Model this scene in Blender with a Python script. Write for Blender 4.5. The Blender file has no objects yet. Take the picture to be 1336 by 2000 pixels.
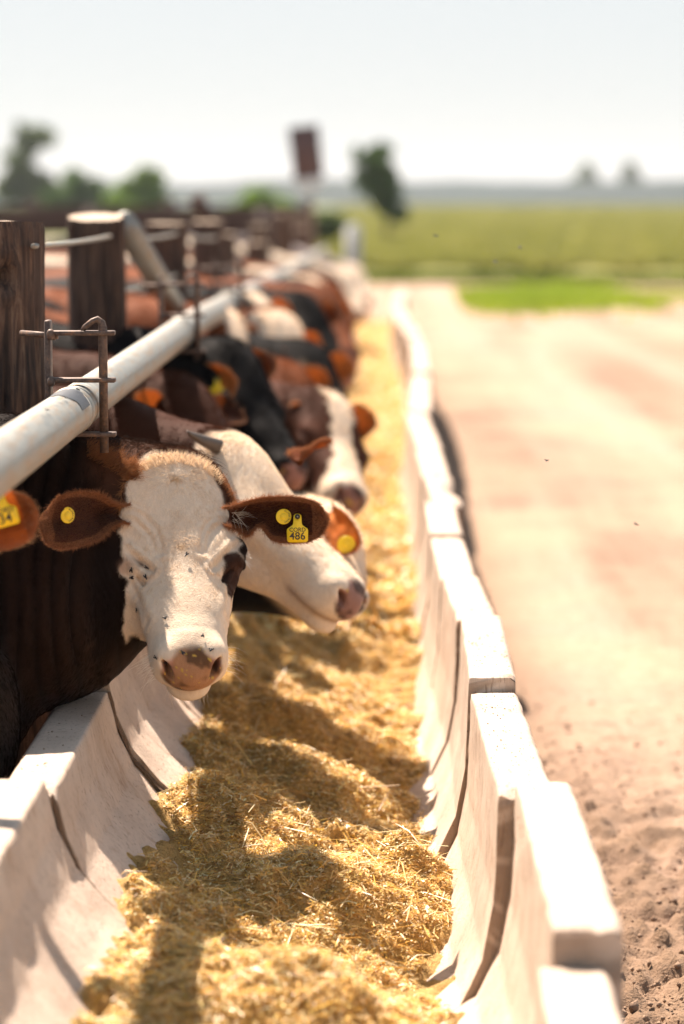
import bpy, math, random
import numpy as np
from mathutils import Vector, Matrix
from mathutils.bvhtree import BVHTree
R = math.radians
rng = np.random.default_rng(11)
random.seed(5)
SC = bpy.context.scene

# ------------------------------------------------------------------ camera, sky, sun
F_PX, PITCH, YAW, CAMZ = 4722.0, math.atan((1000 - 375) / 4722.0), R(0.806), 1.6
cam_d = bpy.data.cameras.new("camera"); cam = bpy.data.objects.new("camera", cam_d)
SC.collection.objects.link(cam); SC.camera = cam
cam_d.lens = 85; cam_d.sensor_width = 36; cam_d.sensor_fit = 'AUTO'
cam_d.clip_start = 0.1; cam_d.clip_end = 6000
cam.location = (0, 0, CAMZ); cam.rotation_euler = (math.pi / 2 - PITCH, 0, YAW)
cam_d.dof.use_dof = True; cam_d.dof.focus_distance = 4.78; cam_d.dof.aperture_fstop = 1.9
cam_d.dof.aperture_blades = 0
SUN_T = Vector((0.33, -0.62, -1.0)).normalized()          # the way the light travels
sun_el = math.asin(-SUN_T.z); sun_az = math.atan2(-SUN_T.x, -SUN_T.y)   # azimuth of the sun, from +Y towards +X
w = bpy.data.worlds.new("World"); SC.world = w; w.use_nodes = True
nt = w.node_tree; bg = nt.nodes['Background']; sky = nt.nodes.new('ShaderNodeTexSky')
sky.sky_type = 'NISHITA'; sky.sun_disc = False; sky.sun_elevation = sun_el; sky.sun_rotation = sun_az
sky.air_density = 1.0; sky.dust_density = 0.8; sky.ozone_density = 1.0; sky.altitude = 0
SKYC = (1.42, 1.47, 1.50)                                  # soft cap added to the sky: sun glare evened out, fill light raised
_m, _a, _d = (nt.nodes.new('ShaderNodeVectorMath') for _ in range(3)); _m.operation, _a.operation, _d.operation = 'MULTIPLY', 'ADD', 'DIVIDE'
_m.inputs[1].default_value = SKYC; _a.inputs[1].default_value = SKYC
nt.links.new(sky.outputs[0], _m.inputs[0]); nt.links.new(sky.outputs[0], _a.inputs[0]); nt.links.new(_m.outputs[0], _d.inputs[0]); nt.links.new(_a.outputs[0], _d.inputs[1])
nt.links.new(_d.outputs[0], bg.inputs[0]); bg.inputs[1].default_value = 0.15
sl = bpy.data.lights.new("sun", 'SUN'); sl.energy = 3.3; sl.angle = R(0.5); sl.color = (1.0, 0.85, 0.72)
sun = bpy.data.objects.new("sun", sl); SC.collection.objects.link(sun)
sun.rotation_euler = SUN_T.to_track_quat('-Z', 'Y').to_euler()
SC.view_settings.view_transform = 'Standard'; SC.view_settings.look = 'None'
SC.view_settings.exposure = 2.2; SC.view_settings.gamma = 1.0
SC.cycles.max_bounces = 6; SC.cycles.transparent_max_bounces = 6; SC.cycles.volume_bounces = 0
SC.cycles.use_adaptive_sampling = True; SC.cycles.sample_clamp_indirect = 6

CP, SP = math.cos(PITCH), math.sin(PITCH)
cf = np.array((-math.sin(YAW) * CP, math.cos(YAW) * CP, -SP))
cr = np.array((math.cos(YAW), math.sin(YAW), 0)); cu = np.cross(cr, cf)
def at(px, py, wd):                                        # a point seen at (px, py) of the 1336x2000 photo at depth wd
    return np.array((0, 0, CAMZ)) + wd * (cf + cr * (px - 668) / F_PX + cu * (1000 - py) / F_PX)
def P2(v):
    d = np.asarray(v) - (0, 0, CAMZ); q = d @ cf
    return 668 + F_PX * (d @ cr) / q, 1000 - F_PX * (d @ cu) / q, q

# ------------------------------------------------------------------ noise
def _h(i, j, k, s):
    n = (i * 374761393 + j * 668265263 + k * 2147483647 + s * 974711) & 0xffffffff
    n = ((n ^ (n >> 13)) * 1274126177) & 0xffffffff
    n = ((n ^ (n >> 16)) * 2246822519) & 0xffffffff
    return ((n ^ (n >> 15)) & 0xffffff) / float(0xffffff)
def vnoise(x, y, z=None, s=0):
    x = np.asarray(x, dtype=np.float64); y = np.asarray(y, dtype=np.float64)
    z = np.zeros_like(x) if z is None else np.asarray(z, dtype=np.float64)
    x, y, z = np.broadcast_arrays(x, y, z)
    i, j, k = (np.floor(a).astype(np.int64) for a in (x, y, z))
    fx, fy, fz = x - i, y - j, z - k
    fx, fy, fz = (f * f * (3 - 2 * f) for f in (fx, fy, fz))
    r = 0
    for a in (0, 1):
        for b in (0, 1):
            for c in (0, 1):
                r = r + _h(i + a, j + b, k + c, s) * (fx if a else 1 - fx) * (fy if b else 1 - fy) * (fz if c else 1 - fz)
    return r * 2 - 1
def fbm(x, y, z=None, s=0, o=4):
    r, a = 0, 1.0; z = np.zeros_like(np.asarray(x, float)) if z is None else np.asarray(z, float)
    for n in range(o):
        r = r + a * vnoise(x, y, z, s + n * 17); x = np.asarray(x) * 2.03; y = np.asarray(y) * 2.03; z = z * 2.03; a *= .5
    return r
def sstep(a, b, x):
    t = np.clip((np.asarray(x, float) - a) / (b - a), 0, 1); return t * t * (3 - 2 * t)

# ------------------------------------------------------------------ objects
def link(o, parent=None):
    SC.collection.objects.link(o)
    if parent is not None: o.parent = parent
    return o
def tag(o, label=None, cat=None, group=None, kind=None):
    if label: o['label'] = label
    if cat: o['category'] = cat
    if group: o['group'] = group
    if kind: o['kind'] = kind
    return o
def empty(name, loc):
    o = bpy.data.objects.new(name, None); o.location = Vector(loc); o.empty_display_size = .05
    return link(o)
def fast_mesh(name, V, Fs, smooth=True):
    """V (n,3); Fs list of (m,k) index arrays"""
    me = bpy.data.meshes.new(name); V = np.asarray(V, np.float32)
    Fs = [np.asarray(f, np.int32) for f in Fs if len(f)]
    me.vertices.add(len(V)); me.vertices.foreach_set('co', V.ravel())
    nl = sum(f.size for f in Fs); npoly = sum(len(f) for f in Fs)
    me.loops.add(nl); me.loops.foreach_set('vertex_index', np.concatenate([f.ravel() for f in Fs]))
    me.polygons.add(npoly)
    tot = np.concatenate([np.full(len(f), f.shape[1], np.int32) for f in Fs])
    me.polygons.foreach_set('loop_start', np.concatenate([[0], np.cumsum(tot)[:-1]]).astype(np.int32))
    me.polygons.foreach_set('loop_total', tot)
    if smooth: me.polygons.foreach_set('use_smooth', np.ones(npoly, bool))
    me.update(calc_edges=True); me.validate()
    return me
def attr(me, name, arr, typ='FLOAT', dom='POINT'):
    a = me.attributes.new(name, typ, dom)
    arr = np.asarray(arr, np.float32)
    if typ == 'FLOAT_COLOR':
        if arr.shape[1] == 3: arr = np.hstack([arr, np.ones((len(arr), 1), np.float32)])
        a.data.foreach_set('color', arr.ravel())
    else: a.data.foreach_set('value', arr.ravel())
def mobj(name, V, Fs, mat, parent=None, smooth=True, origin=None):
    V = np.asarray(V, float)
    if parent is not None and origin is None: origin = np.array(parent.matrix_world.translation if parent.parent else parent.location)
    loc = None
    if parent is None and origin is not None: loc = origin
    if origin is not None: V = V - np.asarray(origin)
    me = fast_mesh(name, V, Fs, smooth); me.materials.append(mat)
    o = bpy.data.objects.new(name, me)
    if loc is not None: o.location = Vector(loc)
    return link(o, parent)
class MB:                                                   # collects shapes into one mesh
    def __init__(s): s.V = []; s.F3 = []; s.F4 = []; s.n = 0
    def add(s, V, F4=None, F3=None):
        V = np.asarray(V, float).reshape(-1, 3); s.V.append(V)
        if F4 is not None and len(F4): s.F4.append(np.asarray(F4) + s.n)
        if F3 is not None and len(F3): s.F3.append(np.asarray(F3) + s.n)
        s.n += len(V)
    def grid(s, G, close_u=False, close_v=False, caps=False):          # G (nu, nv, 3)
        nu, nv = G.shape[:2]; I = np.arange(nu * nv).reshape(nu, nv)
        A = np.vstack([I, I[:1]]) if close_u else I
        if close_v: A = np.hstack([A, A[:, :1]])
        F = np.stack([A[:-1, :-1], A[1:, :-1], A[1:, 1:], A[:-1, 1:]], -1).reshape(-1, 4)
        V = G.reshape(-1, 3); F3 = []
        if close_v: F = F[:, ::-1]
        if caps:                                            # v closed loop; cap both u ends
            c0, c1 = G[0].mean(0), G[-1].mean(0); V = np.vstack([V, c0, c1]); b = nu * nv
            for q in range(nv):
                F3.append((I[0, (q + 1) % nv], I[0, q], b)); F3.append((I[-1, q], I[-1, (q + 1) % nv], b + 1))
        s.add(V, F, F3)
    def tube(s, pts, r, n=16, caps=True, prof=None):
        pts = np.asarray(pts, float); r = np.broadcast_to(r, len(pts))
        T = np.gradient(pts, axis=0); T /= np.linalg.norm(T, axis=1)[:, None]
        up = np.array((0, 0, 1.)) if abs(T[0][2]) < .9 else np.array((0, 1., 0))
        G = []; a = np.linspace(0, 2 * math.pi, n, endpoint=False); u = np.cross(T[0], up); u /= np.linalg.norm(u)
        for p, t, q in zip(pts, T, r):
            u = u - t * (u @ t); u /= np.linalg.norm(u); v = np.cross(t, u)
            rr = q if prof is None else q * prof
            G.append(p + (np.cos(a) * rr)[:, None] * u + (np.sin(a) * rr)[:, None] * v)
        s.grid(np.array(G), close_v=True, caps=caps)
    def box(s, c, h, M=None, bev=0.0):
        c = np.asarray(c, float); h = np.asarray(h, float); b = min(bev, *(h * .9))
        M = np.eye(3) if M is None else np.asarray(M)
        ring = np.array([(-1, -1), (1, -1), (1, 1), (-1, 1)])
        L = []
        hx, hy, hz = h
        def rg(x, y, z):
            return [(-x, -y + 0 * b, z), (x, -y, z), (x, y, z), (-x, y, z)]
        oc = lambda x, y, z, q: [(-x + q, -y, z), (x - q, -y, z), (x, -y + q, z), (x, y - q, z), (x - q, y, z), (-x + q, y, z), (-x, y - q, z), (-x, -y + q, z)]
        if b > 0: G = [oc(hx - b, hy - b, -hz, b * .5), oc(hx, hy, -hz + b, b), oc(hx, hy, hz - b, b), oc(hx - b, hy - b, hz, b * .5)]
        else: G = [rg(hx, hy, -hz), rg(hx, hy, hz)]
        G = np.array(G) @ M + c
        s.grid(G, close_v=True, caps=True)
    def ellipsoid(s, c, r, n=14, M=None):
        u = np.linspace(0, math.pi, n)[1:-1]; v = np.linspace(0, 2 * math.pi, 2 * n, endpoint=False)
        G = np.stack([np.outer(np.sin(u), np.cos(v)), np.outer(np.sin(u), np.sin(v)), np.outer(np.cos(u), np.ones(2 * n))], -1) * r
        if M is not None: G = G @ np.asarray(M)
        s.grid(G[::-1] + c, close_v=True, caps=True)
    def build(s, name, mat, parent=None, smooth=True, origin=None):
        Fs = []
        if s.F4: Fs.append(np.concatenate(s.F4))
        if s.F3: Fs.append(np.concatenate(s.F3))
        return mobj(name, np.concatenate(s.V), Fs, mat, parent, smooth, origin)

# ------------------------------------------------------------------ materials
class NT:
    def __init__(s, name):
        s.m = bpy.data.materials.new(name); s.m.use_nodes = True; s.t = s.m.node_tree; s.b = s.t.nodes['Principled BSDF']
        s.out = s.t.nodes['Material Output']
    def n(s, typ, **k):
        o = s.t.nodes.new('ShaderNode' + typ)
        for a, v in k.items():
            if a in o.inputs: o.inputs[a].default_value = v
            else: setattr(o, a, v)
        return o
    def l(s, a, b): s.t.links.new(a, b)
    def coord(s, scale=(1, 1, 1), obj=True):
        c = s.n('TexCoord'); m = s.n('Mapping'); m.inputs['Scale'].default_value = scale
        s.l(c.outputs['Object'] if obj else c.outputs['Generated'], m.inputs['Vector']); return m.outputs[0]
    def pos(s, scale=(1, 1, 1)):
        c = s.n('NewGeometry'); m = s.n('Mapping'); m.inputs['Scale'].default_value = scale
        s.l(c.outputs['Position'], m.inputs['Vector']); return m.outputs[0]
    def noise(s, vec, scale, detail=5, rough=.6, dist=0):
        n = s.n('TexNoise'); n.inputs['Scale'].default_value = scale; n.inputs['Detail'].default_value = detail
        n.inputs['Roughness'].default_value = rough; n.inputs['Distortion'].default_value = dist
        s.l(vec, n.inputs['Vector']); return n.outputs['Fac']
    def ramp(s, fac, stops, interp='LINEAR'):
        r = s.n('ValToRGB'); r.color_ramp.interpolation = interp; e = r.color_ramp.elements
        while len(e) < len(stops): e.new(.5)
        for q, (p, c) in zip(e, stops): q.position = p; q.color = (*c, 1) if len(c) == 3 else c
        s.l(fac, r.inputs[0]); return r.outputs[0]
    def mix(s, fac, a, b, mode='MIX'):
        m = s.n('Mix', data_type='RGBA', blend_type=mode)
        for i, v in ((0, fac), (6, a), (7, b)):
            if isinstance(v, (int, float)): m.inputs[i].default_value = v
            elif isinstance(v, tuple): m.inputs[i].default_value = (*v, 1)
            else: s.l(v, m.inputs[i])
        return m.outputs[2]
    def bump(s, h, dist=.005, strength=1.0, normal=None):
        b = s.n('Bump'); b.inputs['Distance'].default_value = dist; b.inputs['Strength'].default_value = strength
        s.l(h, b.inputs['Height'])
        if normal is not None: s.l(normal, b.inputs['Normal'])
        s.l(b.outputs[0], s.b.inputs['Normal']); return b.outputs[0]
    def set(s, **k):
        for a, v in k.items():
            i = s.b.inputs[a.replace('_', ' ')]
            if hasattr(v, 'links') or hasattr(v, 'is_output'): s.l(v, i)
            else: i.default_value = v if not isinstance(v, tuple) else (*v, 1)[:4]
        return s
    def translucent(s, fac, col):
        t = s.n('BsdfTranslucent'); mx = s.n('MixShader')
        if isinstance(col, tuple): t.inputs[0].default_value = (*col, 1)
        else: s.l(col, t.inputs[0])
        if isinstance(fac, float): mx.inputs[0].default_value = fac
        else: s.l(fac, mx.inputs[0])
        s.l(s.b.outputs[0], mx.inputs[1]); s.l(t.outputs[0], mx.inputs[2]); s.l(mx.outputs[0], s.out.inputs[0])
def simple(name, col, rough=.6, metal=0.0, var=.25, scale=20, bump=0.0, sheen=0.0):
    m = NT(name); f = m.noise(m.pos(), scale, 4)
    c = m.mix(f, tuple(x * (1 - var) for x in col), tuple(min(1, x * (1 + var)) for x in col))
    m.set(Base_Color=c, Roughness=rough, Metallic=metal)
    if bump: m.bump(f, bump)
    return m.m
# ------------------------------------------------------------------ setting
def mat_ground():
    m = NT('dirt'); p = m.pos()
    stripes = m.noise(m.pos((1.0, .06, 1)), 1.4, 5, .6, .3)
    blot = m.noise(p, .7, 6, .65); fine = m.noise(p, 22, 8, .75); grit = m.noise(p, 130, 3, .6)
    c = m.ramp(stripes, [(.38, (.20, .125, .082)), (.5, (.31, .205, .145)), (.62, (.375, .265, .20))])
    c = m.mix(m.ramp(blot, [(.42, (0, 0, 0)), (.68, (1, 1, 1))]), c, (.43, .30, .20))
    c = m.mix(m.ramp(fine, [(.35, (1, 1, 1)), (.55, (0, 0, 0))]), c, m.mix(.5, c, (.20, .12, .07)))
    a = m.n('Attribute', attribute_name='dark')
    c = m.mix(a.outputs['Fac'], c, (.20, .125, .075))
    m.set(Base_Color=c, Roughness=.95)
    b = m.n('Math', operation='ADD'); m.l(fine, b.inputs[0]); m.l(grit, b.inputs[1]); m.bump(b.outputs[0], .012, .7)
    return m.m
def axis(fine0, fine1, st, lo, hi, g=1.12):
    a = list(np.arange(fine0, fine1 + st / 2, st)); s = st; x = a[-1]
    while x < hi: s *= g; x += s; a.append(x)
    s = st; x = a[0]; pre = []
    while x > lo: s *= g; x -= s; pre.append(x)
    return np.array(pre[::-1] + a)
def ground():
    X = axis(.25, 1.35, .011, -1600, 1600, 1.10); Y = axis(3.2, 7.2, .014, -60, 2600, 1.06)
    GX, GY = np.meshgrid(X, Y, indexing='ij')
    near = 1 - sstep(10, 30, GY)
    band = (1 - sstep(.55, 1.15, GX)) * sstep(.2, .3, GX) * (1 - sstep(5.2, 7.8, GY))
    cl = fbm(GX * 16, GY * 16, s=3, o=5); cl2 = fbm(GX * 45, GY * 45, s=8, o=3)
    lug = (np.abs(((GY * 6.2 + GX * 2.0 + .35 * vnoise(GX * 6, GY * 6, s=4)) % 1) - .5) * 2) ** 1.5
    lugm = sstep(.62, .8, GX) * (1 - sstep(1.25, 1.5, GX)) * (1 - sstep(4.6, 6.3, GY))
    z = near * .010 * fbm(GX * 3, GY * 1.2, s=1) + band * (.023 * cl + .016 * np.maximum(cl2, 0)) + lugm * (.028 * lug + .012 * cl)
    z += near * .004 * cl * sstep(.2, .3, GX)
    for xr, wd in ((1.55, .22), (3.1, .25), (5.2, .3)): z -= .02 * np.exp(-((GX - xr - .1 * np.sin(GY * .3)) / wd) ** 2) * (1 - sstep(30, 45, GY))
    z += -.02 * np.exp(-((GX - .42) / .1) ** 2) * near
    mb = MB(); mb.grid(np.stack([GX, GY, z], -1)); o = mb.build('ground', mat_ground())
    dirt_and_shadow = np.clip(sstep(.28, .34, GX) * (1 - sstep(.6, 1.5, GX)) * (1 - sstep(4.6, 7.6, GY)) * (.75 + .5 * cl) + .5 * np.exp(-(((GX - .9) / .7) ** 2 + ((GY - 14.5) / 3.5) ** 2)) * 0, 0, 1)
    dirt_and_shadow = np.maximum(dirt_and_shadow, .62 * np.exp(-((GX - .42 - .04 * vnoise(GX * 0, GY * .9, s=6)) / .13) ** 2) * (1 - sstep(18, 30, GY)))  # wall shadow and brown dirt painted together along the trough foot
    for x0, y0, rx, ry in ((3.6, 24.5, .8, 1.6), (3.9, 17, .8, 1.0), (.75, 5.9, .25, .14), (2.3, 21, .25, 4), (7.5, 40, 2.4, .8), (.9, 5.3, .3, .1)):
        dirt_and_shadow = np.maximum(dirt_and_shadow, .8 * np.exp(-(((GX - x0) / rx) ** 2 + ((GY - y0) / ry) ** 2)))
    attr(o.data, 'dark', dirt_and_shadow.ravel()); tag(o, kind='structure')
ground()
def clods():
    n = 1800; M = MB(); base = np.array([(1, 0, 0), (-1, 0, 0), (0, 1, 0), (0, -1, 0), (0, 0, 1), (0, 0, -1)], float)
    f = [(0, 2, 4), (2, 1, 4), (1, 3, 4), (3, 0, 4), (2, 0, 5), (1, 2, 5), (3, 1, 5), (0, 3, 5)]
    Vs = []; Fs = []
    for i in range(n):
        x = .33 + abs(rng.normal(0, .33)); y = 3.2 + 4.6 * rng.beta(1.1, 2.0); r = rng.gamma(2, .0014) + .0015
        Vs.append(base * r * rng.uniform(.6, 1.4, (6, 1)) @ np.array(Matrix.Rotation(rng.uniform(0, 6), 3, 'Y') @ Matrix.Rotation(rng.uniform(0, 6), 3, 'Z')) + (x, y, r * .5 + .006))
        Fs.append(np.array(f) + 6 * i)
    o = mobj('soil_crumbs', np.concatenate(Vs), [np.concatenate(Fs)], bpy.data.materials['dirt'], smooth=True)
    tag(o, 'loose brown soil crumbs beside the concrete trough', 'soil', kind='stuff')
clods()

def mat_crop(name, a, b, c2):
    m = NT(name); p = m.pos()
    f = m.noise(m.pos((1, .25, 1)), .35, 5); g = m.noise(p, 9, 4)
    c = m.ramp(f, [(.35, a), (.5, b), (.66, c2)]); c = m.mix(.5, c, m.mix(g, a, c2))
    m.set(Base_Color=c, Roughness=.7, Specular_IOR_Level=.25); m.translucent(.35, c); return m.m
def blades(name, n, fx, h, mat, w=.02, z0=0.0, seed=3):
    r = np.random.default_rng(seed); x, y = fx(r, n); z0 = np.broadcast_to(z0, n)
    a = r.uniform(0, 2 * math.pi, n); hh = h * r.uniform(.5, 1.15, n); wd = w * r.uniform(.6, 1.4, n)
    lx, ly = r.normal(0, .35, n) * hh, r.normal(0, .35, n) * hh
    B = np.stack([x, y, z0], -1); d = np.stack([np.cos(a) * wd, np.sin(a) * wd, 0 * a], -1)
    Mid = B + np.stack([lx * .4, ly * .4, hh * .6], -1); T = B + np.stack([lx, ly, hh], -1)
    V = np.stack([B - d, B + d, Mid + d * .8, Mid - d * .8, T], 1).reshape(-1, 3); I = np.arange(n)[:, None] * 5
    return mobj(name, V, [I + [0, 1, 2, 3], I + [3, 2, 4]], mat, smooth=False)
def field():
    # standing crop: bumpy leafy canopy behind the road, from 46 m out
    mat = mat_crop('crop_leaf', (.19, .20, .035), (.26, .27, .055), (.36, .33, .10))
    def ff(r, n):
        y = 46 + (240 * r.random(n) ** 2.0); x = -3.5 + (y * .32 + 14) * r.random(n); return x, y
    X = axis(-3, 30, .5, -3.6, 700, 1.06); Y = axis(45.2, 80, .5, 45, 300, 1.06)
    GX, GY = np.meshgrid(X, Y, indexing='ij'); z = .13 + .05 * fbm(GX * 1.7, GY * .6, s=9) + .03 * np.sin(GX * 8.3)
    z = np.where((GY <= Y[1]) | (GX <= X[1]), .02, z)
    mb = MB(); mb.grid(np.stack([GX, GY, z], -1)); o = mb.build('crop_field', mat)
    tag(o, 'broad green crop field beyond the dirt road', 'field', kind='stuff')
    o = blades('crop_leaves', 90000, ff, .26, mat, w=.05, z0=.08, seed=8)
    tag(o, 'leafy tops of the green crop beyond the road', 'crop', kind='stuff')
    gm = mat_crop('grass_leaf', (.22, .30, .02), (.30, .40, .03), (.38, .45, .05))
    def fg(r, n):
        x = 1.2 + 2.9 * r.beta(1.8, 2.2, n); y = 33.4 + r.normal(1.6, 1.5, n) + .8 * vnoise(x * 2, x * 0, s=3) + .3 * x; return x, y
    tag(blades('grass', 12000, fg, .15, gm, w=.02, seed=4), 'bright green grass patch at the road edge', 'grass', kind='stuff')
    def fg2(r, n):
        x = r.uniform(3.9, 9, n); y = 37 + r.normal(0, .7, n); return x, y
    tag(blades('grass', 5000, fg2, .10, gm, w=.012, seed=6), 'thin green grass right of the bright patch', 'grass', kind='stuff')
    def fe(r, n):
        x = r.uniform(-3.4, 18, n); y = 43.9 + r.normal(0, .5, n) + 1.1 * vnoise(x * .6, x * 0, s=5); return x, y
    tag(blades('verge_grass', 22000, fe, .16, mat_crop('verge_leaf', (.08, .13, .015), (.13, .18, .02), (.18, .22, .03)), w=.015, seed=7), 'uncut grass verge along the crop field edge', 'grass', kind='stuff')
field()

def pasture():
    X = axis(-30, -4, 1.2, -700, -4.2, 1.06); Y = axis(66, 120, 1.2, 65, 300, 1.06); GX, GY = np.meshgrid(X, Y, indexing='ij')
    z = .10 + .05 * fbm(GX * .5, GY * .5, s=9); z = np.where((GY <= Y[0]) | (GX >= X[-1]), -.01, z); mb = MB(); mb.grid(np.stack([GX, GY, z], -1)); tag(mb.build('pasture_grass', mat_crop('pasture_leaf', (.16, .20, .06), (.24, .27, .09), (.34, .34, .16))), 'pale pasture beyond the cattle pens', 'pasture', kind='stuff')
pasture()
def hills():
    m = simple('far_woods', (.018, .036, .038), .95, var=.4, scale=.05)  # blue of the distance haze mixed into the woods colour
    for nm, y0, hgt, sd, ph in (('hills', 292, 2.7, 3, 0), ('distant_hills', 900, 6.5, 9, 5)):
        x = np.linspace(-900, 900, 1500); k = max(.8, y0 / 700)
        prof = hgt * (.55 + .25 * fbm(x * .006 + ph, x * 0, s=sd, o=3) + .14 * fbm(x * .08, x * 0, s=sd + 1, o=4))
        prof = np.maximum(prof, .5) + 1.0
        G = np.array([np.stack([x * k, 0 * x + y0 + dy, np.maximum(prof * hh, -.1)], -1) for dy, hh in ((-25, 0), (-10, .8), (0, 1), (25, .9), (60, 0))])
        mb = MB(); mb.grid(G); tag(mb.build(nm, m), kind='structure')
hills()

def leaf_mat(name, col):
    m = NT(name); f = m.noise(m.pos(), 1.6, 3)
    c = m.mix(f, tuple(x * .55 for x in col), tuple(x * 1.5 for x in col)); m.set(Base_Color=c, Roughness=.6)
    m.translucent(.5, c); return m.m
bark = simple('bark', (.09, .065, .045), .9, scale=8, bump=.01)
LEAF = [leaf_mat('leaf_dark', (.075, .14, .03)), leaf_mat('leaf_mid', (.16, .26, .035)), leaf_mat('leaf_grey', (.13, .18, .07))]
def tree(px, top, bot_w, D, label, lm, lobes, seed, name='leafy_tree', trunk=True, n=5200, leaf=.10, lean=0, trunk_r=.10):
    """lobes: (px, py, rx_px, ry_px)"""
    r = np.random.default_rng(seed); s = F_PX / D; g = at(px, 375 + 1.6 * s, D); g[2] = 0
    t = empty(name, g); tag(t, label, 'tree' if name != 'bush' else 'bush', 'trees beyond the cattle pens')
    pts = []; tot = sum(a * b for _, _, a, b in lobes)
    C = []
    for (lx, ly, rx, ry) in lobes:
        c = at(lx, ly, D); rx, ry = rx / s, ry / s; C.append((c, rx, ry))
        nc = max(6, int(90 * (rx * s * ry * s) / tot))
        for _ in range(nc):                                 # clusters on the lobe, each with its own leaves
            d = r.normal(size=3); d /= np.linalg.norm(d); q = c + d * (rx, rx, ry) * r.uniform(.35, 1.05); cr_ = .34 * (rx + ry) / 2 * r.uniform(.6, 1.4)
            m_ = int(n / 50); pp = r.normal(size=(m_, 3)); pp /= np.linalg.norm(pp, axis=1)[:, None]
            pts.append(q + pp * cr_ * r.uniform(.5, 1.0, (m_, 1)))
    pts = np.concatenate(pts); N = len(pts); a = r.normal(size=(N, 3)); a /= np.linalg.norm(a, axis=1)[:, None]; b = np.cross(a, r.normal(size=(N, 3))); b /= np.linalg.norm(b, axis=1)[:, None]
    L = 1.35 * leaf * r.uniform(.6, 1.4, (N, 1)); V = np.stack([pts - a * L, pts + b * L * .5, pts + a * L, pts - b * L * .5], 1).reshape(-1, 3)
    V[:, 2] = np.maximum(V[:, 2], .05)
    mobj('crown', V, [np.arange(N)[:, None] * 4 + [0, 1, 2, 3]], lm, t, smooth=False)
    mb = MB(); h = C[0][0][2]; b0 = g.copy()
    if trunk:
        mid = (b0 + C[0][0]) / 2 + (lean * .3, 0, 0)
        mb.tube([b0 + (0, 0, -.1), mid, C[0][0]], [trunk_r, trunk_r * .75, trunk_r * .4], 9)
        for c, rx, ry in C:
            mb.tube([mid + (0, 0, .1), (mid + c) / 2 + (0, 0, -.1), c + (0, 0, ry * .5)], [trunk_r * .5, trunk_r * .35, trunk_r * .15], 7)
    else:
        for c, rx, ry in C: mb.tube([b0, (b0 + c) / 2, c + (0, 0, ry * .6)], [trunk_r * .5, trunk_r * .35, trunk_r * .12], 7)
    mb.build('trunk', bark, t)
tree(55, 250, 0, 150, 'tall loose tree at the far left edge', LEAF[2], [(62, 275, 40, 32), (30, 320, 34, 34), (70, 370, 44, 36), (18, 365, 34, 34)], 1, leaf=.16)
tree(150, 330, 0, 120, 'dark rounded tree behind the second fence post', LEAF[0], [(155, 375, 40, 42), (120, 420, 44, 40), (185, 425, 34, 36)], 2, leaf=.13)
tree(270, 325, 0, 110, 'mid green tree right of the dark rounded one', LEAF[1], [(283, 358, 40, 32), (250, 400, 46, 36), (305, 402, 36, 38), (262, 440, 50, 28)], 3, leaf=.12)
tree(520, 370, 0, 70, 'low round bush left of the leaning sign', LEAF[1], [(525, 412, 58, 40), (475, 428, 40, 34), (575, 428, 38, 32)], 4, 'bush', False, leaf=.08, trunk_r=.05)
tree(755, 290, 0, 75, 'dark tree leaning right of the brown sign', LEAF[0], [(738, 345, 38, 40), (712, 308, 26, 20), (760, 385, 30, 34), (742, 300, 24, 18), (772, 420, 22, 22)], 5, leaf=.085, lean=.6, trunk_r=.08)
tree(650, 430, 0, 48, 'low dull shrub under the brown sign', LEAF[2], [(640, 440, 34, 22), (610, 452, 30, 18)], 6, 'bush', False, leaf=.06, trunk_r=.04)
tree(1145, 320, 0, 600, 'left one of two hazy far trees', LEAF[0], [(1142, 342, 20, 18), (1125, 358, 16, 14), (1160, 360, 18, 13)], 7, leaf=.55, n=2600)
tree(1232, 320, 0, 600, 'right one of two hazy far trees', LEAF[0], [(1232, 340, 14, 20), (1240, 360, 18, 13), (1224, 358, 14, 14)], 8, leaf=.55, n=2600)

def shed():
    a = at(-40, 405, 170); b = at(62, 405, 170); t = empty('farm_shed', ((a[0] + b[0]) / 2, a[1], 0)); tag(t, 'pale low shed behind the trees at far left', 'shed')
    wm = simple('shed_wall', (.62, .62, .60), .7, var=.05); rm = simple('shed_roof', (.55, .57, .58), .4, .3, var=.05)
    mb = MB(); x0, x1, y = a[0] - 3, b[0], a[1]; mb.box(((x0 + x1) / 2, y + 3, .9), ((x1 - x0) / 2, 3, .9)); mb.build('wall', wm, t, smooth=False)
    mb = MB(); mb.add([(x0 - .2, y - .3, 1.75), (x1 + .2, y - .3, 1.75), (x1 + .2, y + 3, 2.6), (x0 - .2, y + 3, 2.6), (x1 + .2, y + 6.3, 1.75), (x0 - .2, y + 6.3, 1.75)], [(0, 1, 2, 3), (3, 2, 4, 5)], [(1, 4, 2), (0, 3, 5)])
    mb.build('roof', rm, t, smooth=False)
shed()

def haze():
    m = bpy.data.materials.new('haze'); m.use_nodes = True; t = m.node_tree; t.nodes.remove(t.nodes['Principled BSDF']); v = t.nodes.new('ShaderNodeVolumePrincipled')
    v.inputs['Color'].default_value = (.86, .91, .97, 1); v.inputs['Density'].default_value = .0003; v.inputs['Anisotropy'].default_value = .2; t.links.new(v.outputs[0], t.nodes['Material Output'].inputs['Volume'])
    mb = MB(); mb.box((0, 1270, 12.5), (1750, 1380, 14.5)); tag(mb.build('haze', m, smooth=False), 'thin pale summer haze over the plain', 'haze', kind='stuff')
haze()
def ORD(n): return ('first second third fourth fifth sixth seventh eighth ninth tenth eleventh twelfth thirteenth fourteenth fifteenth sixteenth seventeenth'.split() + ['last'] * 40)[n - 1]
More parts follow.
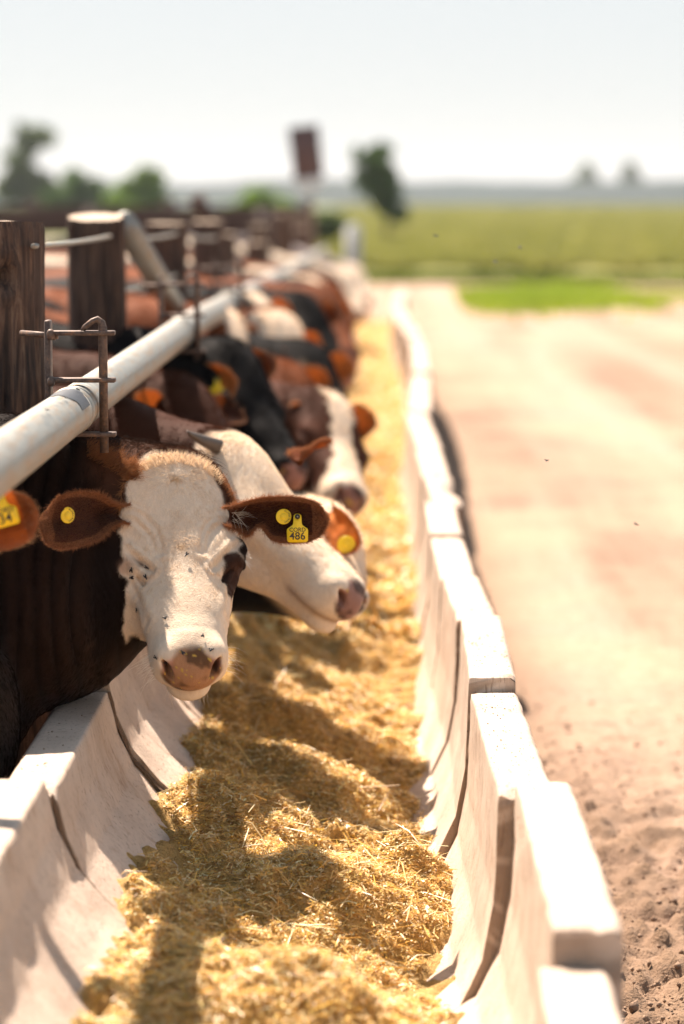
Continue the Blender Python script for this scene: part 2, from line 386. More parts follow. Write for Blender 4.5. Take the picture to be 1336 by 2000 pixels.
# ------------------------------------------------------------------ trough
def mat_concrete():
    m = NT('concrete'); p = m.pos()
    big = m.noise(p, 5, 6, .6); fine = m.noise(p, 240, 4, .7); st = m.noise(m.pos((1, 1, .13)), 150, 3, .6)
    c = m.ramp(big, [(.3, (.44, .335, .26)), (.55, (.58, .455, .36)), (.75, (.65, .54, .44))])
    stain = m.noise(m.pos((1, 1.3, .5)), 11, 5, .65, .8)
    c = m.mix(m.ramp(stain, [(.56, (0, 0, 0)), (.72, (.7, .7, .7))]), c, (.36, .24, .16))
    pit = m.ramp(st, [(.34, (1, 1, 1)), (.42, (0, 0, 0))]); c = m.mix(m.mix(.55, (0, 0, 0), pit), c, (.16, .10, .065))
    v = m.n('TexVoronoi'); v.inputs['Scale'].default_value = 26; m.l(p, v.inputs['Vector'])
    c = m.mix(m.ramp(v.outputs['Distance'], [(.045, (1, 1, 1)), (.07, (0, 0, 0))]), c, (.10, .06, .035))
    a = m.n('Attribute', attribute_name='mud'); c = m.mix(a.outputs['Fac'], c, (.17, .105, .06))
    m.set(Base_Color=c, Roughness=.82)
    s = m.n('Math', operation='ADD'); m.l(fine, s.inputs[0]); m.l(st, s.inputs[1]); m.bump(s.outputs[0], .003, .7)
    return m.m
CONC = mat_concrete(); MUD = simple('dried_mud', (.115, .065, .035), .95, var=.5, scale=90, bump=.004)
IN = [(-.555, 0), (-.552, -.02), (-.536, -.086), (-.505, -.156), (-.445, -.225), (-.36, -.30), (-.26, -.375), (-.15, -.43), (-.03, -.455), (.07, -.435), (.145, -.385), (.185, -.30), (.203, -.2), (.208, -.1), (.21, -.02), (.21, 0)]
RIMZ = .6
# boundaries measured along the row: y position, sideways offset and height of each precast piece
JY = [2.38, 3.22, 4.06, 4.90, 5.62, 6.27, 7.02, 7.75, 8.6]
JX = [.012, .032, -.006, -.014, -.028, -.045, -.052, -.030]
JZ = [-.055, .000, -.022, .012, .004, -.004, .010, .000]
JA = [0, .006, .020, -.012, .03, .012, .0, .02]
while JY[-1] < 25:
    JY.append(JY[-1] + .83); i = len(JX)
    JX.append(-.02 + .040 * math.sin(i * .5) + random.uniform(-.008, .008)); JZ.append(random.uniform(-.012, .012)); JA.append(random.uniform(-.02, .02))
JXL = [-.020, -.012, .004, .0, .010, -.008, .006, -.004]
def resample(pl, st):
    pl = np.asarray(pl, float); out = []
    for a, b in zip(pl[:-1], pl[1:]):
        n = max(1, int(round(np.linalg.norm(b - a) / st))); out += [a + (b - a) * t / n for t in range(n)]
    return np.array(out + [pl[-1]])
def trough():
    for i in range(len(JX)):
        y0, y1 = JY[i] + .004, JY[i + 1] - .004; near = i < 7
        st = .011 if near else .05
        bev = .006
        inner = [(-.555 - bev, 0), (-.555 - bev * .3, -bev * .3)] + IN[1:-1] + [(.21 + bev * .3, -bev * .3), (.21 + bev, 0)]
        ou = [(.298, 0), (.307, -.008), (.309, -.2), (.309, -.42), (.24, -.615), (-.60, -.615), (-.654, -.42), (-.654, -.2), (-.652, -.008), (-.643, 0)]
        prof = resample(inner + ou + [inner[0]], st)[:-1]
        ny = max(3, int((y1 - y0) / (st if near else .12))); Y = np.linspace(0, 1, ny + 1)
        Yp = y0 + Y * (y1 - y0); yc = (y0 + y1) / 2
        G = np.zeros((ny + 1, len(prof), 3)); G[..., 0] = prof[:, 0]; G[..., 1] = Yp[:, None]; G[..., 2] = prof[:, 1]
        e = np.minimum(Yp - y0, y1 - Yp)[:, None]                       # rounding at the ends
        shr = (1 - np.clip(e / .010, 0, 1)) ** 2 * .006
        n = fbm(G[..., 0] * 14, G[..., 1] * 14, G[..., 2] * 14, s=i, o=4)
        chip = np.maximum(fbm(G[..., 0] * 30, G[..., 1] * 30, G[..., 2] * 30, s=i + 50, o=3) - .35, 0) * (1 - sstep(.0, .03, e)) * .03
        topm = G[..., 2] > -.012
        G[..., 2] += np.where(topm, -shr - chip, 0) + n * .0014
        cx = np.array([-.17, 0, -.1]); wi = 1 + 0 * n
        G[..., 0] += np.where(topm, 0, -np.sign(G[..., 0] - cx[0]) * 0) + n * .0016
        if i == 7:                                                      # broken notch on the outer edge of this piece
            nt_ = np.exp(-(((G[..., 1] - 8.2) / .12) ** 2)) * sstep(.25, .31, G[..., 0]); G[..., 2] -= np.where(topm, nt_ * .09, 0); G[..., 0] -= nt_ * .05
        ang = JA[i]; rs = sstep(-.5, .15, G[..., 0]); X = G[..., 0] + JX[i] * rs + JXL[i % 8] * (1 - rs) + (G[..., 1] - yc) * ang * -1 * rs
        G[..., 0] = X; G[..., 2] += RIMZ + JZ[i]
        mb = MB(); mb.grid(G, close_v=True, caps=False)
        # annular end faces: a strip from the inner run to the outer run
        k_in = len(resample(inner, st)); ku = len(prof)
        for end in (0, -1):
            ring = G[end]; a = ring[:k_in]; ob = ring[k_in - 1:]; ob = np.vstack([ob, ring[:1]])[::-1]
            t = np.linspace(0, len(ob) - 1, k_in); lo = np.floor(t).astype(int); hi = np.minimum(lo + 1, len(ob) - 1); f = (t - lo)[:, None]
            o2 = ob[lo] * (1 - f) + ob[hi] * f
            o2[0], o2[-1] = ob[0], ob[-1]
            midp = (a + o2) / 2; midp[:, 1] += rng.normal(0, .0015, k_in)
            Gd = np.array([a, midp, o2]); mb.grid(Gd if end == 0 else Gd[::-1])
        org = (-.17, yc, 0)
        kind = 'first' 
        o = mb.build('trough_section', CONC, origin=org)
        V = np.concatenate(mb.V); ey = np.minimum(np.abs(V[:, 1] - y0), np.abs(V[:, 1] - y1))
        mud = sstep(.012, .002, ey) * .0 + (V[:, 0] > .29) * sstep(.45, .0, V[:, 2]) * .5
        mud = np.maximum(mud, (1 - sstep(.0, .012, ey)) * .55 * (vnoise(V[:, 0] * 40, V[:, 2] * 40, s=3) > -.4) * (V[:, 2] < RIMZ + JZ[i] - .012))
        attr(o.data, 'mud', mud)
        lab = ['pale concrete trough section cut by the bottom edge of the photo', 'sunlit concrete trough section with a broad shaded end face, nearest full piece',
               'concrete trough section beside the nearest golden feed mound, set left of the piece before it', 'short raised concrete trough section speckled with flecks, right of the two white faces',
               'concrete trough section just beyond the speckled raised piece', 'narrow looking concrete trough section level with the white calf muzzle', 'concrete trough section two pieces past the white calf muzzle',
               'concrete trough section with a broken notch in its outer edge']
        tag(o, lab[i] if i < 8 else ('blurred trough section, %s beyond the one with the broken notch' % ORD(i - 7) if i < 24 else 'pale blurred trough section at the far end of the run'), 'feed trough', 'concrete sections of the feed trough' if i < 24 else 'blurred far sections of the feed trough')
        if i < 6:                                                       # packed mud in the joint at the far end
            f = MB(); pr = resample(IN[1:-1], .02); c = np.array((-.17, -.1)); nrm = (c - pr); nrm /= np.linalg.norm(nrm, axis=1)[:, None]
            rows = []
            for q in (-1, 0, 1):
                off = (-.006 if q else -.0015) + .003 * vnoise(pr[:, 0] * 40 + 5 * q, pr[:, 1] * 40, s=i)
                rows.append(np.stack([pr[:, 0] + nrm[:, 0] * off + (JXL[i] + JXL[i + 1]) / 2 + .004, np.full(len(pr), y1 + .004 + q * .010) + .003 * vnoise(pr[:, 0] * 60, pr[:, 1] * 60, s=i + 9), pr[:, 1] + nrm[:, 1] * off + RIMZ + (JZ[i] + JZ[i + 1]) / 2], -1))
            rows = np.array(rows); f.grid(rows[:, rows[0, :, 0] < -.2]) ; f.build('joint_mud', MUD, o)
trough()

# ------------------------------------------------------------------ feed
def feed_h(x, y):
    b = RIMZ - .245 - .175 * sstep(-.46, .10, x)
    g = lambda x0, y0, rx, ry, h: h * np.exp(-(((x - x0) / rx) ** 2 + ((y - y0) / ry) ** 2))
    z = b + g(-.06, 4.50, .17, .15, .13) + g(.06, 4.72, .10, .10, .10) + g(-.10, 3.72, .20, .20, .14) + g(-.02, 3.2, .3, .22, .10) + g(-.32, 4.42, .12, .20, -.035) \
        + g(-.30, 4.95, .16, .14, .05) + g(-.08, 5.35, .2, .12, .08) + g(-.2, 5.8, .25, .15, .06) + g(.05, 5.05, .1, .1, .05) + g(-.22, 4.06, .16, .08, -.02)
    far = sstep(5.5, 7, y)
    z = z + (.018 + .022 * far) * fbm(x * 4.5, y * 5.5, s=31, o=3) + .016 * fbm(x * 14, y * 14, s=37, o=3) + .012 * fbm(x * 34, y * 34, s=39, o=3) + .05 * far * (x + .17 > 0) * 0
    z = z + .08 * far * sstep(-.3, .0, x)
    return np.minimum(z, RIMZ - .06)
def inner_z(x):
    p = np.array(IN); i = np.argsort(p[:, 0], kind='stable'); return RIMZ + np.interp(x, p[i, 0], p[i, 1])
def mat_feed():
    m = NT('feed_mash'); p = m.pos(); f = m.noise(p, 90, 6, .7); g = m.noise(p, 320, 3, .7)
    c = m.ramp(f, [(.3, (.17, .085, .025)), (.5, (.50, .28, .075)), (.7, (.76, .49, .16))]); c = m.mix(m.ramp(g, [(.4, (0, 0, 0)), (.7, (1, 1, 1))]), c, (.78, .52, .18))
    m.set(Base_Color=c, Roughness=.85); s = m.n('Math', operation='ADD'); m.l(f, s.inputs[0]); m.l(g, s.inputs[1]); m.bump(s.outputs[0], .014, .9); return m.m
def mat_straw(name):
    m = NT(name); a = m.n('Attribute', attribute_name='Col'); m.set(Base_Color=a.outputs['Color'], Roughness=.38, Specular_IOR_Level=.5)
    m.translucent(.35, a.outputs['Color']); return m.m
def feed():
    X = np.arange(-.6, .28, .007); Y = axis(2.3, 6.5, .008, 2.25, 25, 1.03); GX, GY = np.meshgrid(X, Y, indexing='ij')
    z = feed_h(GX, GY); lim = inner_z(np.clip(GX, -.55, .205)) - .02; pass
    mb = MB(); mb.grid(np.stack([GX, GY, z], -1)); V = mb.V[0]; F = mb.F4[0]
    keep = (V[F, 0] > -.60).all(1) & (V[F, 0] < .25).all(1)
    o = mobj('feed', V, [F[keep]], mat_feed()); tag(o, 'golden chopped feed filling the concrete trough', 'feed', kind='stuff')
    # loose stalks and grains lying on it
    cols = np.array([(.89, .65, .28), (.83, .52, .16), (.60, .34, .09), (.91, .76, .46), (.34, .18, .06), (.60, .42, .12), (.87, .53, .09)])
    def sprinkle(n, y0, y1, Ls, Ws, lift, name, label, seed, pw=1.0, up=.35):
        r = np.random.default_rng(seed); n0 = int(n * 1.9); x = r.uniform(-.53, .2, n0); y = y0 + (y1 - y0) * r.random(n0) ** pw
        ok = feed_h(x, y) > inner_z(x) + .002; stray = (r.random(n0) < .012) & (np.abs(x + .17) < .34)
        x, y = x[ok][:n], y[ok][:n]; n = len(x); z = feed_h(x, y)
        L = Ls * r.gamma(2.2, .45, n); W = Ws * r.uniform(.5, 1.6, n); L = np.maximum(L, W * 2)
        a = r.uniform(0, 2 * math.pi, n); el = r.normal(0, up, n); d = np.stack([np.cos(a) * np.cos(el), np.sin(a) * np.cos(el), np.abs(np.sin(el)) * r.choice([1, 1, .3], n)], -1)
        zz = z + lift * r.random(n) + .001; C = np.stack([x, y, zz], -1); s = np.cross(d, r.normal(size=(n, 3)) * (.3, .3, 1) + (0, 0, .6)); s /= np.linalg.norm(s, axis=1)[:, None]
        bow = np.stack([0 * x, 0 * x, L * r.uniform(-.05, .18, n)], -1)
        A, Mi, B = C - d * L[:, None] / 2, C + bow, C + d * L[:, None] / 2; W = W[:, None] / 2
        V = np.stack([A - s * W, A + s * W, Mi + s * W, Mi - s * W, B + s * W * .6, B - s * W * .6], 1).reshape(-1, 3); I = np.arange(n)[:, None] * 6
        o = mobj(name, V, [np.concatenate([I + [0, 1, 2, 3], I + [3, 2, 4, 5]])], mat_straw('straw_' + str(seed)), smooth=False)
        c = cols[r.choice(len(cols), n, p=[.24, .2, .14, .16, .08, .08, .10])] * r.uniform(.7, 1.2, (n, 1)); attr(o.data, 'Col', np.repeat(np.clip(c, 0, .9), 6, 0), 'FLOAT_COLOR')
        tag(o, label, 'feed', kind='stuff')
    sprinkle(120000, 2.6, 7.5, .010, .0016, .010, 'straw', 'short chopped straw on the feed in the near trough', 1, 1.2, .45)
    sprinkle(14000, 2.7, 7.5, .042, .0016, .012, 'long_straw', 'long straw stems lying on the feed', 2, 1.1, .22)
    sprinkle(45000, 3.0, 7.0, .005, .0032, .006, 'grain_flakes', 'small yellow grain flakes in the feed', 3, 1.0, .3)
    sprinkle(30000, 7, 25, .035, .008, .02, 'far_straw', 'chopped straw in the far run of the trough', 4, 1.8, .5)
    r = np.random.default_rng(9); n = 1500; x = r.uniform(-.5, .15, n); y = r.uniform(3, 6.5, n); ok = feed_h(x, y) > inner_z(x); x, y = x[ok], y[ok]; n = len(x)
    base = np.array([(1, 0, 0), (-1, 0, 0), (0, 1, 0), (0, -1, 0), (0, 0, 1), (0, 0, -1)], float); f = np.array([(0, 2, 4), (2, 1, 4), (1, 3, 4), (3, 0, 4), (2, 0, 5), (1, 2, 5), (3, 1, 5), (0, 3, 5)])
    V = base[None] * r.uniform(.0022, .0042, (n, 1, 3)) + np.stack([x, y, feed_h(x, y) + .006], -1)[:, None]
    o = mobj('corn_kernels', V.reshape(-1, 3), [(f[None] + 6 * np.arange(n)[:, None, None]).reshape(-1, 3)], simple('kernel', (.62, .36, .06), .4), smooth=True); tag(o, 'yellow corn kernels scattered through the feed', 'grain', kind='stuff')
    # bits of feed and flies' worth of dirt on the concrete rims
    n = 500; side = r.random(n) < .7; x = np.where(side, r.uniform(.215, .30, n), r.uniform(-.645, -.565, n)) - .01; y = r.uniform(3.2, 6.6, n)
    zi = np.array([JZ[max(0, np.searchsorted(JY, q) - 1)] for q in y]); V = base[None] * r.uniform(.0010, .0030, (n, 1, 3)) * (1, 1, .5) + np.stack([x, y, RIMZ + zi + .001], -1)[:, None]
    o = mobj('rim_crumbs', V.reshape(-1, 3), [(f[None] + 6 * np.arange(n)[:, None, None]).reshape(-1, 3)], simple('crumb', (.16, .09, .04), .8)); tag(o, 'dark crumbs of feed scattered on the concrete rims', 'crumbs', kind='stuff')
feed()
# ------------------------------------------------------------------ fence
def mat_wood():
    m = NT('old_wood'); p = m.coord((1, 1, .07))
    g = m.noise(p, 38, 7, .7, 1.6); g2 = m.noise(m.coord((1, 1, .05)), 120, 4, .6, .6); b = m.noise(m.coord((1, 1, .5)), 7, 4)
    c = m.ramp(g, [(.36, (.010, .006, .005)), (.46, (.055, .028, .018)), (.57, (.14, .075, .045)), (.70, (.28, .175, .11))])
    c = m.mix(m.ramp(g2, [(.36, (1, 1, 1)), (.47, (0, 0, 0))]), c, (.035, .02, .014)); c = m.mix(m.ramp(b, [(.4, (0, 0, 0)), (.7, (.5, .5, .5))]), c, (.10, .07, .055))
    m.set(Base_Color=c, Roughness=.88); s = m.n('Math', operation='ADD'); m.l(g, s.inputs[0]); m.l(g2, s.inputs[1]); m.bump(s.outputs[0], .012, 1.0); return m.m
WOOD = mat_wood(); WTOP = simple('sawn_end_grain', (.46, .36, .27), .9, var=.3, scale=60, bump=.003)
def post(X, Yd, r, top, label, seed, parts=True, group=None):
    t = empty('fence_post', (X, Yd, 0)); tag(t, label, 'fence post', group or 'wooden posts of the feeding fence')
    na, nz = (96, 200) if parts else (24, 12); a = np.linspace(0, 2 * math.pi, na, endpoint=False); z = np.linspace(-.3, top, nz)
    A, Z = np.meshgrid(a, z); cx, sy = np.cos(A), np.sin(A)
    rr = r * (1 + .05 * np.sin(A * 2 + seed) + .02 * np.sin(A * 3 + Z * 2) + .03 * vnoise(cx * 1.3, sy * 1.3, Z * 1.5, s=seed) + .035 * vnoise(cx * 2.5, sy * 2.5, Z * 7, s=seed + 3))
    if parts:
        grain = fbm(cx * 9, sy * 9, Z * 1.3, s=seed + 2, o=4); crack = np.maximum(0, vnoise(cx * 13 + .4 * vnoise(cx * 2, sy * 2, Z * 5, s=1), sy * 13, Z * 1.1, s=seed + 6) - .35)
        rr += .006 * grain - .035 * crack
        if seed == 1:                                      # the knot hole facing the camera
            kz, ka = 1.42, -math.pi / 2 + .62; d = np.sqrt(((A - ka - np.where(A > math.pi, 2 * math.pi, 0)) * r / .016) ** 2 + ((Z - kz) / .026) ** 2); rr -= .03 * np.exp(-d ** 2) - .006 * np.exp(-(d - 1.8) ** 2 * 2)
    rr = rr * (1 - .03 * sstep(top - .02, top, Z))
    slope = .16 if seed == 2 else (-.03 if seed == 1 else .02); G = np.stack([X + rr * cx, Yd + rr * sy, Z + slope * rr * sy * sstep(top - .12, top, Z)], -1); mb = MB(); mb.grid(G, close_v=True); mb.build('shaft', WOOD, t)
    mb = MB(); k = np.array([1.0, .8, .5, .2])[:, None, None]; c = np.array((X, Yd, top)); T = c + (G[-1] - c)[None] * k; T[..., 2] = G[-1][:, 2].mean() + slope * (T[..., 1] - Yd) + .004 * vnoise(T[..., 0] * 30, T[..., 1] * 30, s=seed) * (k[..., 0] < 1)
    mb.grid(T, close_v=True); mb.add(np.vstack([T[-1], T[-1].mean(0)]), None, [(q, (q + 1) % na, na) for q in range(na)]); mb.build('sawn_top', WTOP, t)
PY = [5.30, 7.38, 9.8] + [12.2 + 2.4 * i for i in range(9)]
lab = ['weathered wooden post with a knot hole, cut by the left edge', 'second wooden post from the left with a pale sawn top', 'dark blurred wooden post right of the pale leaning brace']
PX = [-.868, -.85, -.85]
for i, y in enumerate(PY):
    post(PX[i] if i < 3 else -.88 + .05 * math.sin(i * 2.9), y, [.134, .082, .08][i] if i < 3 else .085, [1.535, 1.525, 1.475][i] if i < 3 else 1.40 - .012 * i + .09 * math.sin(i * 4.7), lab[i] if i < 3 else 'dark blurred wooden post, %s of the fence row from the left' % ORD(i + 1), i + 1, i < 3, None if i < 3 else 'far posts of the feeding fence')
GALV = NT('galvanised'); _p = GALV.pos(); _f = GALV.noise(_p, 45, 5, .6); _g = GALV.noise(GALV.pos((1, .15, 1)), 60, 5)
_c = GALV.ramp(_f, [(.3, (.20, .21, .20)), (.6, (.32, .32, .29)), (.8, (.40, .38, .33))]); _c = GALV.mix(GALV.ramp(_g, [(.46, (0, 0, 0)), (.66, (.8, .8, .8))]), _c, (.30, .215, .14))
GALV.set(Base_Color=_c, Metallic=.45, Roughness=GALV.ramp(_f, [(.3, (.38,) * 3), (.7, (.6,) * 3)])); GALV.bump(_f, .0006, .5); GALV = GALV.m
RUST = NT('rusty_steel'); _f = RUST.noise(RUST.pos(), 90, 6, .7); RUST.set(Base_Color=RUST.ramp(_f, [(.3, (.055, .035, .028)), (.55, (.13, .09, .07)), (.72, (.30, .14, .065))]), Metallic=.35, Roughness=.6); RUST.bump(_f, .001, .8); RUST = RUST.m
BLACK = simple('black_band', (.035, .04, .05), .5, var=.5, scale=160)
def pipe_c(y):
    return np.array((-.590 + .02 * max(0, min(1, (y - 10) / 20)), y, 1.6 + np.interp(y, [2, 8, 12, 20, 30, 45], [-.42, -.42, -.475, -.575, -.67, -.76])))
pl = ['galvanised neck rail pipe with a black band, nearest and coming in from the left edge', 'galvanised neck rail pipe from the black banded joint to the second bracket', 'blurred galvanised rail pipe before the bend in the row']
JP = [2.2, 4.66, 7.3, 9.7] + [12.1 + 2.4 * i for i in range(7)]
for i in range(len(JP) - 1):
    y0, y1 = JP[i], JP[i + 1]; t = empty('rail_pipe', pipe_c((y0 + y1) / 2)); tag(t, pl[i] if i < 3 else 'blurred piece of galvanised rail pipe, %s from the camera' % ORD(i + 1), 'pipe rail', 'pieces of the neck rail pipe' if i < 3 else 'far pieces of the rail pipe')
    rr = .0445 if i % 2 == 0 else .0437; mb = MB(); ys = np.linspace(y0 + .003, y1, 24); jig = .006 * (i > 1) * math.sin(i * 2.1)
    mb.tube([pipe_c(y) + (jig, 0, jig) for y in ys], rr, 48); mb.build('pipe', GALV, t)
    mb = MB(); mb.tube([pipe_c(y1 - .03), pipe_c(y1 - .026), pipe_c(y1 + .0), pipe_c(y1 + .004)], [rr, rr + .0022, rr + .0022, rr], 48, caps=False); mb.build('collar', GALV, t)
    if i == 0:
        mb = MB(); ys = np.linspace(4.49, 4.61, 12); G = []
        for a in np.linspace(R(20), R(150), 40):
            e = .03 * vnoise(a * 5, 0, s=3); G.append([pipe_c(y0_ + e * np.sign(y0_ - 4.55)) + ((rr + .0012) * math.cos(a), 0, (rr + .0012) * math.sin(a)) for y0_ in ys])
        mb.grid(np.array(G)); mb.build('black_band', BLACK, t)
def bracket(Y, label, rnear, off):
    c = pipe_c(Y); t = empty('rail_bracket', c); tag(t, label, 'bracket', 'steel brackets holding the rail pipe')
    xp, xn = c[0] - .050, c[0] + .054; z = c[2]
    mb = MB(); mb.box((xp - .006, Y + .02, z + .02), (.0055, .020, .15), bev=.002); mb.build('plate', RUST, t)
    for dz in (.146, .0535, -.0535):
        mb = MB(); mb.box(((xp + xn) / 2 + .012, Y, z + dz), ((xn - xp) / 2 + .012, .014, .0045), bev=.0015); mb.build('crossbar', RUST, t)
        mb = MB(); mb.ellipsoid((xp + .003, Y - .012, z + dz - .002), (.008, .009, .011), 8); mb.build('weld', RUST, t)
    mb = MB(); zt = z + .152; mb.tube([(xn, Y, z - .09), (xn, Y, zt + .004), (xn - .002, Y, zt + .014), (xn - .010, Y, zt + .021), (xn - .020, Y - .002, zt + .017), (xn - .034, Y - .004, zt + .006), (xn - .040, Y - .004, zt - .002)], [.0088, .0088, .0075, .0065, .006, .0055, .005], 14); mb.build('pin', RUST, t)
    mb = MB(); a = np.linspace(0, 2 * math.pi, 6, endpoint=False); G = np.array([[(x, Y - .000 + .0095 * math.cos(q), z + .128 + .0095 * math.sin(q)) for q in a] for x in (xp - .0, xp + .011)]); mb.grid(G + (0, 0, .012), close_v=True, caps=True)
    mb.tube([(xp + .010, Y, z + .140), (xp + .016, Y, z + .140)], .006, 12); mb.build('bolt', RUST, t, smooth=False)
    mb = MB(); mb.tube([(xp - .07, Y + .10, z + .140), (xp - .005, Y + .02, z + .140)], .006, 10); mb.build('tie_bolt', RUST, t); mb = MB(); mb.tube([(xp - .07, Y + .10, z - .05), (xp - .005, Y + .02, z - .05)], .006, 10); mb.build('tie_bolt', RUST, t)
bracket(4.74, 'rusty steel bracket with a bent pin beside the knot hole post', True, 0)
bracket(7.25, 'blurred rusty bracket at the second wooden post', True, 0)
bracket(9.65, 'blurred bracket at the third dark post', True, 0)
def cable(p, q, r, label, sag=.02, grp='wire cables between the posts'):
    p, q = np.array(p, float), np.array(q, float); t = np.linspace(0, 1, 14)[:, None]; L = p + (q - p) * t; L[:, 2] -= sag * 4 * t[:, 0] * (1 - t[:, 0])
    mb = MB(); mb.tube(L, r, 8); tag(mb.build('wire_cable', GALV, origin=(p + q) / 2), label, 'cable', grp)
cable((-.735, 5.2, 1.485), (-.80, 7.31, 1.468), .006, 'bright twisted cable from the knot hole post to the second post', .004)
cable((-.79, 7.40, 1.462), (-.80, 9.75, 1.435), .006, 'blurred cable between second and third posts', .01)
cable((-.78, 7.40, 1.30), (-.80, 9.75, 1.27), .006, 'lower blurred cable between second and third posts', .01)
cable((-.78, 9.85, 1.43), (-.80, 12.2, 1.37), .007, 'cable just past the third dark post', .01)
mb = MB(); mb.tube([(-.775, 7.50, 1.50), (-.745, 9.0, 1.165), (-.72, 10.6, .80), (-.70, 13.2, .2)], .042, 20); tag(mb.build('brace_pole', GALV, origin=(-.74, 9, 1.1)), 'pale pole leaning down from the top of the second post', 'brace')

# cross fence of the pens, far back
BOARD = simple('dark_boards', (.045, .024, .018), .85, var=.5, scale=6, bump=.003)
def pen_fence(Y, x0, x1, label, n, zs):
    t = empty('pen_fence', ((x0 + x1) / 2, Y, 0)); tag(t, label, 'fence', 'board fences across the cattle pens')
    for k in range(n):
        mb = MB(); mb.tube([(x0 + (x1 - x0) * k / (n - 1), Y + .12, -.2), (x0 + (x1 - x0) * k / (n - 1), Y + .12, zs[0] + .18)], .09, 10); mb.build('post', BOARD, t)
    for z in zs: mb = MB(); mb.box(((x0 + x1) / 2, Y, z), ((x1 - x0) / 2, .02, .085), bev=.004); mb.build('board', BOARD, t)
pen_fence(24, -13, -1.1, 'dark board fence across the pen behind the cattle', 8, (1.27, 1.02, .77, .52))
pen_fence(38, -16, -1.1, 'farther dark board fence across the pens', 8, (1.3, 1.02, .76, .5))
# tilted board behind the fence
g = at(398, 420, 16); t = empty('signboard', (g[0], g[1], 0)); tag(t, 'small dark board leaning above the pens', 'board')
mb = MB(); a, b = at(385, 388, 16), at(402, 425, 16); d = (b - a); mb.tube([a - d * .15, b + d * .2], [.055, .05], 4); mb.build('panel', BOARD, t, smooth=False)
mb = MB(); mb.tube([(g[0] + .02, g[1], -.1), b], .02, 8); mb.build('stake', BOARD, t)
# the sign over the row
def sign():
    D = 30; c = at(598, 297, D); t = empty('pen_sign', (c[0] + .1, c[1], 0)); tag(t, 'tall dark brown sign tilted above the fence line', 'sign')
    M = np.array(Matrix.Rotation(R(6.5), 3, 'Y')); hw, hh = .172, .305
    q = lambda x, y, z: c + np.array((x, y, z)) @ M
    sm = simple('sign_brown', (.085, .050, .048), .7, var=.1, scale=3); dk = simple('sign_frame', (.055, .035, .035), .7)
    mb = MB(); mb.box(c, (hw, .012, hh), M, .004); mb.build('panel', sm, t, smooth=False)
    for s in (-1, 1): mb = MB(); mb.box(q(s * hw, -.002, 0), (.014, .02, hh + .014), M, .003); mb.build('frame_stile', dk, t, smooth=False)
    for s in (-1, 1): mb = MB(); mb.box(q(0, -.002, s * hh), (hw - .015, .018, .014), M, .003); mb.build('frame_rail', dk, t, smooth=False)
    mb = MB(); mb.box(q(0, 0, -hh - .075), (hw, .010, .055), M, .003); mb.build('lower_panel', simple('sign_pale', (.50, .56, .58), .6, var=.05), t, smooth=False)
    mb = MB(); mb.tube([(c[0] + .1, c[1] + .04, -.2), q(.03, .04, -hh - .1), q(0, .04, hh - .1)], .014, 8); mb.build('pole', GALV, t)
sign()
g = at(690, 470, 34); mb = MB(); mb.tube([(g[0], g[1], -.1), (g[0], g[1], 1.1)], .11, 12); mb.ellipsoid((g[0], g[1], 1.1), (.11, .11, .05), 8); tag(mb.build('marker_post', simple('post_grey', (.35, .36, .36), .7), origin=(g[0], g[1], 0)), 'grey blurred post at the far end of the cattle row', 'post')
